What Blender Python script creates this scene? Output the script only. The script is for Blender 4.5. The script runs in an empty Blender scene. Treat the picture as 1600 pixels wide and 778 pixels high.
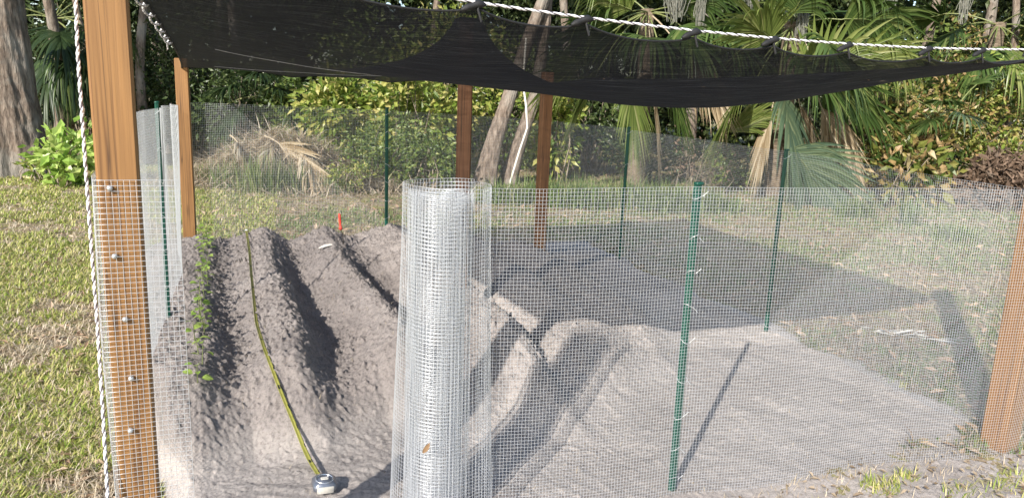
import bpy, math
import numpy as np
from mathutils import Vector
rng = np.random.default_rng(11)
R = math.radians
sc = bpy.context.scene
C = sc.collection

# ------------------------------------------------------------------ camera
PITCH, ROLL, EYE = R(11.8), 0.04, 1.55
cam_d = bpy.data.cameras.new("camera"); cam = bpy.data.objects.new("camera", cam_d); C.objects.link(cam)
cam_d.sensor_width = 36.0; cam_d.lens = 36.0 * 1164.0 / 1600.0
cam_d.clip_start = 0.02; cam_d.clip_end = 500
from mathutils import Matrix
cam.matrix_world = Matrix.Translation((0, 0, EYE)) @ Matrix.Rotation(math.pi / 2 - PITCH, 4, 'X') @ Matrix.Rotation(ROLL, 4, 'Z')
sc.camera = cam

# ------------------------------------------------------------------ sky, sun, exposure
SUN_AZ, SUN_EL = R(25.0), R(30.5)          # direction the light travels (clockwise from +Y), height of the sun
w = bpy.data.worlds.new("World"); sc.world = w; w.use_nodes = True
nt = w.node_tree; bg = nt.nodes["Background"]
sky = nt.nodes.new("ShaderNodeTexSky"); sky.sky_type = 'NISHITA'; sky.sun_disc = False
sky.sun_elevation = SUN_EL; sky.sun_rotation = SUN_AZ + math.pi
nt.links.new(sky.outputs[0], bg.inputs[0]); bg.inputs[1].default_value = 0.15
sd = bpy.data.lights.new("sun", 'SUN'); so = bpy.data.objects.new("sun", sd); C.objects.link(so)
sd.energy = 5.0; sd.angle = R(0.53); sd.color = (1.0, 0.94, 0.86)
tv = Vector((math.sin(SUN_AZ) * math.cos(SUN_EL), math.cos(SUN_AZ) * math.cos(SUN_EL), -math.sin(SUN_EL)))
so.rotation_euler = tv.to_track_quat('-Z', 'Y').to_euler()
sc.view_settings.view_transform = 'Standard'; sc.view_settings.look = 'None'
sc.view_settings.exposure = 0.6; sc.view_settings.gamma = 1.0
sc.cycles.max_bounces = 8; sc.cycles.transparent_max_bounces = 24
sc.cycles.diffuse_bounces = 3; sc.cycles.glossy_bounces = 2

# ------------------------------------------------------------------ noise
def _h(ix, iy, iz, seed):
    n = (ix * 374761393 + iy * 668265263 + iz * 2147483647 + seed * 974634777) & 0xFFFFFFFF
    n = ((n ^ (n >> 13)) * 1274126177) & 0xFFFFFFFF
    n = ((n ^ (n >> 16)) * 2246822519) & 0xFFFFFFFF
    return ((n ^ (n >> 15)) & 0xFFFFFF) / float(0xFFFFFF)
def vnoise(x, y, z=0.0, seed=0):
    x, y, z = np.broadcast_arrays(np.asarray(x, float), np.asarray(y, float), np.asarray(z, float))
    ix, iy, iz = np.floor(x).astype(np.int64), np.floor(y).astype(np.int64), np.floor(z).astype(np.int64)
    fx, fy, fz = x - ix, y - iy, z - iz
    fx, fy, fz = [f * f * (3 - 2 * f) for f in (fx, fy, fz)]
    r = 0
    for dx in (0, 1):
        for dy in (0, 1):
            for dz in (0, 1):
                wgt = (fx if dx else 1 - fx) * (fy if dy else 1 - fy) * (fz if dz else 1 - fz)
                r = r + wgt * _h(ix + dx, iy + dy, iz + dz, seed)
    return r * 2 - 1
def fbm(x, y, z=0.0, o=4, seed=0, gain=.5):
    a, s, t = 1.0, 0.0, 0.0
    for k in range(o):
        s = s + a * vnoise(np.asarray(x) * 2 ** k, np.asarray(y) * 2 ** k, np.asarray(z) * 2 ** k, seed + k * 17); t += a; a *= gain
    return s / t
def sstep(a, b, x):
    t = np.clip((np.asarray(x, float) - a) / (b - a), 0, 1); return t * t * (3 - 2 * t)

# ------------------------------------------------------------------ mesh helpers
def mesh_obj(name, V, F, mat, parent=None, smooth=True, mats=None, midx=None):
    """F: list of int arrays, each (n,3) or (n,4)."""
    V = np.asarray(V, np.float32).reshape(-1, 3)
    if not isinstance(F, (list, tuple)): F = [F]
    F = [np.asarray(f, np.int32) for f in F if len(f)]
    me = bpy.data.meshes.new(name)
    me.vertices.add(len(V)); me.vertices.foreach_set("co", V.ravel())
    loops = np.concatenate([f.ravel() for f in F])
    tot = np.concatenate([np.full(len(f), f.shape[1], np.int32) for f in F])
    st = np.concatenate([[0], np.cumsum(tot)[:-1]]).astype(np.int32)
    me.loops.add(len(loops)); me.loops.foreach_set("vertex_index", loops)
    me.polygons.add(len(tot)); me.polygons.foreach_set("loop_start", st); me.polygons.foreach_set("loop_total", tot)
    me.polygons.foreach_set("use_smooth", np.full(len(tot), smooth, bool))
    for m in (mats or [mat]): me.materials.append(m)
    if midx is not None: me.polygons.foreach_set("material_index", np.asarray(midx, np.int32))
    me.update(calc_edges=True); me.validate()
    o = bpy.data.objects.new(name, me); C.objects.link(o)
    if parent is not None: o.parent = parent
    return o
class MB:
    def __init__(s): s.v = []; s.q = []; s.t = []; s.n = 0
    def add(s, v, q=None, t=None):
        v = np.asarray(v, float).reshape(-1, 3)
        if q is not None and len(q): s.q.append(np.asarray(q) + s.n)
        if t is not None and len(t): s.t.append(np.asarray(t) + s.n)
        s.v.append(v); s.n += len(v)
    def build(s, name, mat, parent=None, smooth=True):
        F = []
        if s.q: F.append(np.concatenate(s.q))
        if s.t: F.append(np.concatenate(s.t))
        return mesh_obj(name, np.concatenate(s.v), F, mat, parent, smooth)
def grid_faces(nu, nv, wrap=False):
    """vertex index = i*nv + j, i along u (nu), j along v (nv)"""
    i = np.arange(nu - 1)[:, None]; jn = nv if wrap else nv - 1
    j = np.arange(jn)[None, :]; j2 = (j + 1) % nv
    return np.stack([i * nv + j, (i + 1) * nv + j, (i + 1) * nv + j2, i * nv + j2], -1).reshape(-1, 4)
def tube(mb, P, rad, n=6, cap=True):
    P = np.asarray(P, float); m = len(P)
    rad = np.broadcast_to(np.asarray(rad, float), (m,))
    T = np.gradient(P, axis=0); T /= np.linalg.norm(T, axis=1)[:, None] + 1e-12
    a = np.array([0, 0, 1.]) if abs(T[0, 2]) < .8 else np.array([1., 0, 0])
    A = a - (T @ a)[:, None] * T; A /= np.linalg.norm(A, axis=1)[:, None] + 1e-12
    B = np.cross(T, A)
    th = np.arange(n) * 2 * math.pi / n
    V = P[:, None, :] + rad[:, None, None] * (np.cos(th)[None, :, None] * A[:, None, :] + np.sin(th)[None, :, None] * B[:, None, :])
    mb.add(V.reshape(-1, 3), grid_faces(m, n, True))
    if cap:
        for k in (0, m - 1):
            c = V[k]; mb.add(np.vstack([c, P[k]]), None, [[i, (i + 1) % n, n] if k else [(i + 1) % n, i, n] for i in range(n)])
def multitube(mb, P, rad, n=3):
    """P: (k, m, 3) — k wires of m points each"""
    P = np.asarray(P, float); k, m, _ = P.shape
    T = np.gradient(P, axis=1); T /= np.linalg.norm(T, axis=2)[..., None] + 1e-12
    a = np.array([0, 0, 1.]) if np.abs(T[..., 2]).mean() < .7 else np.array([.8, .6, 0])
    A = a - (T @ a)[..., None] * T; A /= np.linalg.norm(A, axis=2)[..., None] + 1e-12
    B = np.cross(T, A)
    th = np.arange(n) * 2 * math.pi / n + .5
    V = P[:, :, None, :] + rad * (np.cos(th)[None, None, :, None] * A[:, :, None, :] + np.sin(th)[None, None, :, None] * B[:, :, None, :])
    f = grid_faces(m, n, True)
    mb.add(V.reshape(-1, 3), (f[None] + (np.arange(k) * m * n)[:, None, None]).reshape(-1, 4))
def bevel_box(mb, size, loc=(0, 0, 0), bev=.004, rot=0.0, taper=None, segz=1):
    sx, sy, sz = [d / 2 for d in size]
    # octagonal-ish rounded section swept in z
    b = bev
    sec = np.array([[-sx + b, -sy], [sx - b, -sy], [sx, -sy + b], [sx, sy - b], [sx - b, sy], [-sx + b, sy], [-sx, sy - b], [-sx, -sy + b]])
    zs = [-sz, -sz + b] + [(-sz + b) + (2 * sz - 2 * b) * (k + 1) / segz for k in range(segz)] + [sz]
    sc_ = [1 - b / max(sx, sy)] + [1] * (segz + 1) + [1 - b / max(sx, sy)]
    V = np.array([[p[0] * s_, p[1] * s_, z] for z, s_ in zip(zs, sc_) for p in sec])
    c, s = math.cos(rot), math.sin(rot)
    V[:, :2] = V[:, :2] @ np.array([[c, s], [-s, c]])
    V += np.asarray(loc)
    n = len(zs)
    mb.add(V, grid_faces(n, 8, True))
    mb.add(V[:8], None, [[0, i + 1, i] for i in range(1, 7)]); mb.add(V[-8:], None, [[0, i, i + 1] for i in range(1, 7)])
def lathe(mb, prof, n=16, loc=(0, 0, 0), axis='z'):
    prof = np.asarray(prof, float); th = np.arange(n) * 2 * math.pi / n
    V = np.stack([prof[:, None, 0] * np.cos(th), prof[:, None, 0] * np.sin(th), np.broadcast_to(prof[:, None, 1], (len(prof), n))], -1)
    if axis == 'y': V = V[..., [0, 2, 1]]
    mb.add(V.reshape(-1, 3) + np.asarray(loc), grid_faces(len(prof), n, True))
def empty(name, loc=(0, 0, 0), rz=0.0):
    o = bpy.data.objects.new(name, None); C.objects.link(o); o.location = loc; o.rotation_euler.z = rz
    o.empty_display_size = .1; return o
def tag(o, label, cat, group=None, kind=None):
    o["label"] = label; o["category"] = cat
    if group: o["group"] = group
    if kind: o["kind"] = kind
    return o
def structure(o): o["kind"] = "structure"; return o

# ------------------------------------------------------------------ materials
def new_mat(name):
    m = bpy.data.materials.new(name); m.use_nodes = True
    return m, m.node_tree.nodes, m.node_tree.links, m.node_tree.nodes["Principled BSDF"]
def ramp(n, l, src, cols, lo=0.0, hi=1.0, interp='LINEAR'):
    r = n.new("ShaderNodeValToRGB"); r.color_ramp.interpolation = interp
    e = r.color_ramp.elements
    k = len(cols)
    for i, c in enumerate(cols):
        p = lo + (hi - lo) * i / max(1, k - 1)
        if i == 0: e[0].position = p; el = e[0]
        elif i == k - 1: e[-1].position = p; el = e[-1]
        else: el = e.new(p)
        el.color = (*c, 1)
    if src is not None: l.new(src, r.inputs[0])
    return r
def noise(n, l, scale, detail=4, rough=.55, coord='Object', mapping=None):
    tc = n.new("ShaderNodeTexCoord"); t = n.new("ShaderNodeTexNoise")
    t.inputs["Scale"].default_value = scale; t.inputs["Detail"].default_value = detail; t.inputs["Roughness"].default_value = rough
    if mapping:
        mp = n.new("ShaderNodeMapping"); mp.inputs["Scale"].default_value = mapping
        l.new(tc.outputs[coord], mp.inputs[0]); l.new(mp.outputs[0], t.inputs["Vector"])
    else: l.new(tc.outputs[coord], t.inputs["Vector"])
    return t
def mixc(n, l, fac, a, b, mode='MIX'):
    m = n.new("ShaderNodeMix"); m.data_type = 'RGBA'; m.blend_type = mode
    if isinstance(fac, (int, float)): m.inputs[0].default_value = fac
    else: l.new(fac, m.inputs[0])
    for i, v in ((6, a), (7, b)):
        if isinstance(v, tuple): m.inputs[i].default_value = (*v, 1)
        else: l.new(v, m.inputs[i])
    return m.outputs[2]
def bump(n, l, p, h, strength=.5, dist=.01):
    b = n.new("ShaderNodeBump"); b.inputs["Strength"].default_value = strength; b.inputs["Distance"].default_value = dist
    l.new(h, b.inputs["Height"]); l.new(b.outputs[0], p.inputs["Normal"])
def noisy(name, cols, scale, rough=.8, bs=.3, bd=.01, mapping=None, lo=.3, hi=.7, metal=0.0, detail=6):
    m, n, l, p = new_mat(name)
    t = noise(n, l, scale, detail, .6, mapping=mapping)
    l.new(ramp(n, l, t.outputs["Fac"], cols, lo, hi).outputs[0], p.inputs["Base Color"])
    p.inputs["Roughness"].default_value = rough; p.inputs["Metallic"].default_value = metal
    if bs: bump(n, l, p, t.outputs["Fac"], bs, bd)
    return m
def leaf_mat(name, cols, trans=.35, rough=.45, spec=.4):
    m, n, l, p = new_mat(name)
    g = n.new("ShaderNodeNewGeometry")
    r = ramp(n, l, g.outputs["Random Per Island"], cols)
    l.new(r.outputs[0], p.inputs["Base Color"]); p.inputs["Roughness"].default_value = rough
    p.inputs["Specular IOR Level"].default_value = spec
    if trans:
        t = n.new("ShaderNodeBsdfTranslucent"); l.new(r.outputs[0], t.inputs[0])
        mx = n.new("ShaderNodeMixShader"); mx.inputs[0].default_value = trans
        l.new(p.outputs[0], mx.inputs[1]); l.new(t.outputs[0], mx.inputs[2])
        l.new(mx.outputs[0], n["Material Output"].inputs[0])
    return m
def wood_mat(name, light, dark, crack):
    m, n, l, p = new_mat(name)
    g = noise(n, l, 1.0, 5, .6, mapping=(150, 150, 2.2))
    base = ramp(n, l, g.outputs["Fac"], [dark, light, tuple(min(1, c * 1.18) for c in light)], .32, .66).outputs[0]
    ck = noise(n, l, 1.0, 2, .5, mapping=(30, 30, .5))
    r3 = n.new("ShaderNodeValToRGB"); e = r3.color_ramp.elements; e[0].position = .488; e[0].color = (0, 0, 0, 1); e[1].position = .5; e[1].color = (1, 1, 1, 1)
    z3 = e.new(.512); z3.color = (0, 0, 0, 1); l.new(ck.outputs["Fac"], r3.inputs[0]); cr = r3.outputs[0]
    bl = noise(n, l, 2.2, 4, .6, mapping=(22, 22, 1.4))
    blot = ramp(n, l, bl.outputs["Fac"], [(0, 0, 0), (1, 1, 1)], .48, .72).outputs[0]
    fm = n.new("ShaderNodeMath"); fm.operation = 'MULTIPLY'; fm.inputs[1].default_value = .40; l.new(blot, fm.inputs[0])
    c2 = mixc(n, l, fm.outputs[0], base, dark)
    fk = n.new("ShaderNodeMath"); fk.operation = 'MULTIPLY'; fk.inputs[1].default_value = .75; l.new(cr, fk.inputs[0])
    c3 = mixc(n, l, fk.outputs[0], c2, crack)
    tk = n.new("ShaderNodeTexCoord"); mk = n.new("ShaderNodeMapping"); mk.inputs["Scale"].default_value = (9, 9, 1.9); vk = n.new("ShaderNodeTexVoronoi"); vk.inputs["Scale"].default_value = 1
    wb = noise(n, l, 3, 2); mw = n.new("ShaderNodeMix"); mw.data_type = 'VECTOR'; mw.inputs[0].default_value = .06; l.new(tk.outputs["Object"], mw.inputs[4]); l.new(wb.outputs["Color"], mw.inputs[5])
    l.new(mw.outputs[1], mk.inputs[0]); l.new(mk.outputs[0], vk.inputs["Vector"])
    kn = ramp(n, l, vk.outputs["Distance"], [(.85, .85, .85), (.5, .5, .5), (0, 0, 0)], .06, .20).outputs[0]
    c3 = mixc(n, l, kn, c3, crack)
    l.new(c3, p.inputs["Base Color"]); p.inputs["Roughness"].default_value = .62
    bump(n, l, p, g.outputs["Fac"], .25, .003)
    return m
M = {}
M['soil'], n, l, p = new_mat("soil")
a = noise(n, l, 2.2, 5); b = noise(n, l, 75, 6, .75); c = noise(n, l, 300, 3, .7)
base = ramp(n, l, a.outputs["Fac"], [(.235, .209, .196), (.290, .259, .243), (.340, .306, .288)], .3, .7).outputs[0]
g2 = ramp(n, l, b.outputs["Fac"], [(.45, .43, .43), (.95, .95, .95), (1.15, 1.14, 1.13)], .32, .62).outputs[0]  # dark specks put the shading between soil grains into the colour
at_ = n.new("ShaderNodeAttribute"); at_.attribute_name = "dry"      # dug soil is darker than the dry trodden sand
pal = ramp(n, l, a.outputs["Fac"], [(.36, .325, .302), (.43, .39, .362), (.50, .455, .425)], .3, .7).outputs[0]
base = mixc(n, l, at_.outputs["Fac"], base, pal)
c1 = mixc(n, l, .8, base, g2, 'MULTIPLY')
l.new(c1, p.inputs["Base Color"]); p.inputs["Roughness"].default_value = .95; p.inputs["Specular IOR Level"].default_value = .1
mth = n.new("ShaderNodeMath"); mth.operation = 'MULTIPLY_ADD'; mth.inputs[1].default_value = .35
l.new(c.outputs["Fac"], mth.inputs[0]); l.new(b.outputs["Fac"], mth.inputs[2])
bump(n, l, p, mth.outputs[0], .8, .008)

M['ground'], n, l, p = new_mat("ground")
a = noise(n, l, .55, 5, .6); b = noise(n, l, 7, 6, .65); c = noise(n, l, 60, 4, .7); d = noise(n, l, 1.6, 4, .6)
litter = ramp(n, l, c.outputs["Fac"], [(.13, .09, .06), (.32, .245, .17), (.48, .40, .31)], .3, .7).outputs[0]
green = ramp(n, l, c.outputs["Fac"], [(.12, .13, .03), (.27, .27, .08), (.42, .38, .17)], .3, .7).outputs[0]
sand = ramp(n, l, c.outputs["Fac"], [(.26, .22, .19), (.42, .37, .33)], .3, .7).outputs[0]
f1 = ramp(n, l, b.outputs["Fac"], [(0, 0, 0), (1, 1, 1)], .42, .6).outputs[0]
x = mixc(n, l, f1, litter, green)
f2 = ramp(n, l, d.outputs["Fac"], [(0, 0, 0), (.75, .75, .75)], .52, .68).outputs[0]
x = mixc(n, l, f2, x, sand)
l.new(x, p.inputs["Base Color"]); p.inputs["Roughness"].default_value = .95; p.inputs["Specular IOR Level"].default_value = .1
bump(n, l, p, c.outputs["Fac"], .7, .02)

M['post'] = wood_mat("stained_wood", (.262, .134, .046), (.14, .062, .02), (.04, .018, .009))
M['post_shaded'] = wood_mat("shaded_stained_wood", (.17, .075, .034), (.08, .034, .015), (.025, .012, .006))  # same timber, darkened: the netting's shade is put into the wood colour
M['post_mid'] = wood_mat('brown_stained_wood', (.23, .108, .045), (.12, .05, .02), (.03, .014, .008))
M['wire'], n, l, p = new_mat("galvanised_wire")
p.inputs["Base Color"].default_value = (.70, .73, .77, 1); p.inputs["Metallic"].default_value = .55; p.inputs["Roughness"].default_value = .42
M['screw'] = noisy("zinc", [(.42, .43, .44), (.60, .61, .62)], 200, .35, 0, metal=.5)
M['green'] = noisy("green_enamel", [(.003, .050, .034), (.007, .080, .055)], 60, .38, .1, .002)
M['tie'] = noisy("tie_wire", [(.6, .62, .63), (.8, .82, .83)], 200, .4, 0, metal=.5)
M['rope'] = noisy("white_rope", [(.62, .6, .62), (.84, .83, .86)], 300, .8, .4, .001)
M['tracer'] = noisy("dark_tracer", [(.05, .045, .06), (.13, .11, .14)], 300, .8, .3, .001)
M['red'] = noisy("red_plastic", [(.55, .045, .03), (.68, .07, .045)], 50, .4, .1, .001)
M['iron'] = noisy("dark_iron", [(.04, .035, .03), (.12, .10, .085)], 80, .55, .2, .001, metal=.6)
M['blade'] = noisy("tape_yellow", [(.30, .29, .06), (.40, .38, .09)], 40, .45, 0)
M['ink'] = noisy("black_ink", [(.015, .015, .015), (.03, .03, .03)], 50, .5, 0)
M['chrome'] = noisy("brushed_chrome", [(.62, .63, .66), (.80, .81, .83)], 60, .22, 0, metal=.9)
M['case'] = noisy("grey_case", [(.16, .18, .22), (.26, .28, .33)], 40, .3, .05, .001, metal=.6)
M['case_pale'] = noisy("pale_label", [(.55, .53, .48), (.66, .63, .56)], 60, .4, 0)
M['dryleaf'] = leaf_mat("dry_leaf", [(.24, .15, .09), (.36, .25, .16), (.46, .36, .26), (.30, .19, .12)], .15, .7, .2)
M['oneleaf'] = noisy("brown_leaf", [(.17, .10, .05), (.27, .17, .09)], 120, .6, .2, .001)
M['pale'] = noisy("bleached_fibre", [(.62, .58, .50), (.80, .77, .70)], 90, .8, .3, .002)
M['bark'], n, l, p = new_mat("oak_bark")
a = noise(n, l, 1, 6, .65, mapping=(24, 24, 6)); b = noise(n, l, 1.4, 4, .6); c = noise(n, l, 40, 4, .6)
x = ramp(n, l, a.outputs["Fac"], [(.05, .036, .026), (.17, .13, .10), (.30, .245, .195)], .3, .7).outputs[0]
f = ramp(n, l, b.outputs["Fac"], [(0, 0, 0), (.6, .6, .6)], .5, .62).outputs[0]
x = mixc(n, l, f, x, (.30, .285, .25))
l.new(x, p.inputs["Base Color"]); p.inputs["Roughness"].default_value = .9; bump(n, l, p, a.outputs["Fac"], 1.0, .03)
M['twig'] = noisy("twig_bark", [(.09, .07, .05), (.22, .18, .13), (.34, .29, .23)], 12, .85, .3, .005)
M['palmtrunk'] = noisy("palm_trunk", [(.06, .045, .03), (.17, .13, .09), (.26, .21, .15)], 9, .9, .8, .03, mapping=(1, 1, 2.5))
M['grass'] = leaf_mat("grass", [(.16, .23, .035), (.27, .35, .06), (.41, .44, .11), (.54, .49, .19), (.62, .55, .32)], .3, .5, .3)
M['grass_green'] = leaf_mat("tall_grass", [(.075, .13, .03), (.13, .20, .05), (.21, .27, .085), (.33, .33, .16)], .35, .45, .35)
M['grass_shaded'] = leaf_mat('shaded_grass', [(.08, .15, .03), (.13, .21, .05), (.20, .27, .08), (.29, .31, .13), (.38, .34, .21)], .3, .55, .25)  # lawn palette darkened, tree shade beyond the plot put into the colour
M['straw_dull'] = leaf_mat('dull_straw', [(.20, .15, .10), (.30, .24, .17), (.40, .33, .25), (.16, .11, .07)], .15, .75, .2)  # darkened to carry tree shade beyond the plot; muted litter at the near edge
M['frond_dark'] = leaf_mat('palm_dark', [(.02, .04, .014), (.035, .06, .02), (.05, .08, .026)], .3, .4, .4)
M['straw'] = leaf_mat("straw", [(.36, .28, .18), (.50, .42, .29), (.62, .54, .42), (.30, .21, .13)], .15, .7, .2)
M['leaf_dark'] = leaf_mat("evergreen_leaves", [(.025, .045, .014), (.045, .072, .02), (.07, .105, .03), (.11, .14, .05)], .25, .4, .45)
M['leaf_mid'] = leaf_mat("shrub_leaves", [(.05, .09, .02), (.10, .155, .035), (.16, .22, .05), (.27, .31, .09)], .35, .4, .45)
M['leaf_bright'] = leaf_mat("sunny_leaves", [(.09, .15, .025), (.17, .25, .04), (.26, .33, .065), (.40, .41, .11), (.50, .45, .17)], .4, .4, .45)
M['leaf_fresh'] = leaf_mat("fresh_leaves", [(.22, .36, .06), (.30, .45, .09), (.40, .52, .13), (.50, .56, .20)], .4, .35, .5)
M['leaf_tan'] = leaf_mat("turning_leaves", [(.05, .09, .02), (.10, .15, .03), (.20, .22, .05), (.34, .28, .09), (.40, .26, .12), (.45, .37, .2)], .35, .4, .45)
M['leaf_brown'] = leaf_mat("dead_leaves", [(.075, .05, .035), (.14, .095, .065), (.22, .155, .11), (.11, .085, .065)], .15, .7, .2)
M['frond'] = leaf_mat("palm_green", [(.045, .085, .022), (.07, .12, .03), (.11, .165, .045), (.18, .22, .07)], .35, .35, .5)
M['frond_blue'] = leaf_mat("palm_bluegreen", [(.075, .12, .075), (.10, .155, .09), (.15, .20, .11), (.20, .24, .13)], .3, .35, .5)
M['frond_lime'] = leaf_mat("palm_lime", [(.11, .16, .035), (.17, .225, .055), (.24, .29, .08), (.33, .34, .14)], .4, .35, .5)
M['frond_dead'] = leaf_mat("palm_dead", [(.26, .19, .11), (.38, .30, .19), (.50, .42, .30), (.58, .51, .38)], .2, .6, .25)
M['petiole'] = noisy("petiole", [(.12, .15, .05), (.22, .24, .09)], 20, .5, .1, .002)
M['moss'] = leaf_mat("spanish_moss", [(.22, .23, .19), (.32, .32, .27), (.42, .41, .36)], .2, .9, .1)
M['wood_far'] = leaf_mat("wood_leaves", [(.018, .030, .012), (.03, .048, .016), (.052, .075, .024), (.09, .115, .04)], .25, .5, .3)
# shade cloth: black knitted net, part of it open holes
M['cloth'], n, l, p = new_mat("shade_cloth")
p.inputs["Base Color"].default_value = (.012, .0125, .015, 1); p.inputs["Roughness"].default_value = .75; p.inputs["Specular IOR Level"].default_value = .25
tcn = n.new("ShaderNodeTexCoord")
def wave(scale, rotz):
    mp = n.new("ShaderNodeMapping"); mp.inputs["Rotation"].default_value = (0, 0, rotz)
    wv = n.new("ShaderNodeTexWave"); wv.inputs["Scale"].default_value = scale; wv.inputs["Distortion"].default_value = .6; wv.inputs["Detail"].default_value = 1
    l.new(tcn.outputs["Object"], mp.inputs[0]); l.new(mp.outputs[0], wv.inputs["Vector"]); return wv.outputs["Fac"]
w1 = wave(190, R(25)); w2 = wave(190, R(-64))
big = noise(n, l, 5, 4, .6)
mm = n.new("ShaderNodeMath"); mm.operation = 'MULTIPLY'; l.new(w1, mm.inputs[0]); l.new(w2, mm.inputs[1])
hole = n.new("ShaderNodeMapRange"); hole.inputs[1].default_value = .1; hole.inputs[2].default_value = .75
hole.inputs[3].default_value = .09; hole.inputs[4].default_value = .82; l.new(mm.outputs[0], hole.inputs[0])
lw = n.new("ShaderNodeLayerWeight"); lw.inputs[0].default_value = .5        # the holes of a thick knit close when seen slantwise
inv = n.new("ShaderNodeMath"); inv.operation = 'SUBTRACT'; inv.inputs[0].default_value = 1.08; l.new(lw.outputs["Facing"], inv.inputs[1])
pw = n.new("ShaderNodeMath"); pw.operation = 'POWER'; pw.inputs[1].default_value = .8; l.new(inv.outputs[0], pw.inputs[0])
st1 = noise(n, l, 1.0, 3, .6, mapping=(30, 30, 30)); st2 = n.new("ShaderNodeTexNoise"); st2.inputs["Scale"].default_value = 1; st2.inputs["Detail"].default_value = 2
mp2 = n.new("ShaderNodeMapping"); mp2.inputs["Rotation"].default_value = (0, 0, R(-25)); mp2.inputs["Scale"].default_value = (4, 85, 60)
l.new(tcn.outputs["Object"], mp2.inputs[0]); l.new(mp2.outputs[0], st2.inputs["Vector"])
sv = n.new("ShaderNodeMapRange"); sv.inputs[1].default_value = .3; sv.inputs[2].default_value = .7; sv.inputs[3].default_value = .3; sv.inputs[4].default_value = 1.6; l.new(st2.outputs["Fac"], sv.inputs[0])
pw2 = n.new("ShaderNodeMath"); pw2.operation = 'MULTIPLY'; l.new(pw.outputs[0], pw2.inputs[0]); l.new(sv.outputs[0], pw2.inputs[1]); pw = pw2
cv = ramp(n, l, st2.outputs["Fac"], [(.004, .0045, .006), (.013, .0145, .018), (.07, .074, .085)], .36, .72); l.new(cv.outputs[0], p.inputs["Base Color"])
hv = n.new("ShaderNodeMath"); hv.operation = 'MULTIPLY'; hv.use_clamp = True; l.new(hole.outputs[0], hv.inputs[0]); l.new(pw.outputs[0], hv.inputs[1])
tr = n.new("ShaderNodeBsdfTransparent"); tl = n.new("ShaderNodeBsdfTranslucent"); tl.inputs[0].default_value = (.014, .015, .018, 1)
m1 = n.new("ShaderNodeMixShader"); m1.inputs[0].default_value = .3; l.new(p.outputs[0], m1.inputs[1]); l.new(tl.outputs[0], m1.inputs[2])
m2 = n.new("ShaderNodeMixShader"); l.new(hv.outputs[0], m2.inputs[0]); l.new(m1.outputs[0], m2.inputs[1]); l.new(tr.outputs[0], m2.inputs[2])
l.new(m2.outputs[0], n["Material Output"].inputs[0])
M['hem'] = noisy("black_binding", [(.008, .008, .009), (.016, .016, .018)], 120, .7, .3, .002)
M['thread'] = noisy("pale_thread", [(.35, .35, .36), (.5, .5, .52)], 120, .7, 0)

# ------------------------------------------------------------------ garden layout
P0 = np.array([-.92, 1.75]); U = np.array([.879, .477]); VV = np.array([-.37, .93])
INV = np.linalg.inv(np.array([U, VV]).T)
def st_of(x, y): 
    d = np.stack([np.asarray(x, float) - P0[0], np.asarray(y, float) - P0[1]], -1) @ INV.T
    return d[..., 0], d[..., 1]
def xy_of(s, t):
    s = np.asarray(s, float); t = np.asarray(t, float)
    return P0[0] + s * U[0] + t * VV[0], P0[1] + s * U[1] + t * VV[1]
FL = np.array([-.935, 1.75]); FR = np.array([2.33, 3.27]); BL = np.array([-2.43, 5.5]); BR = np.array([1.05, 7.15])

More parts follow.
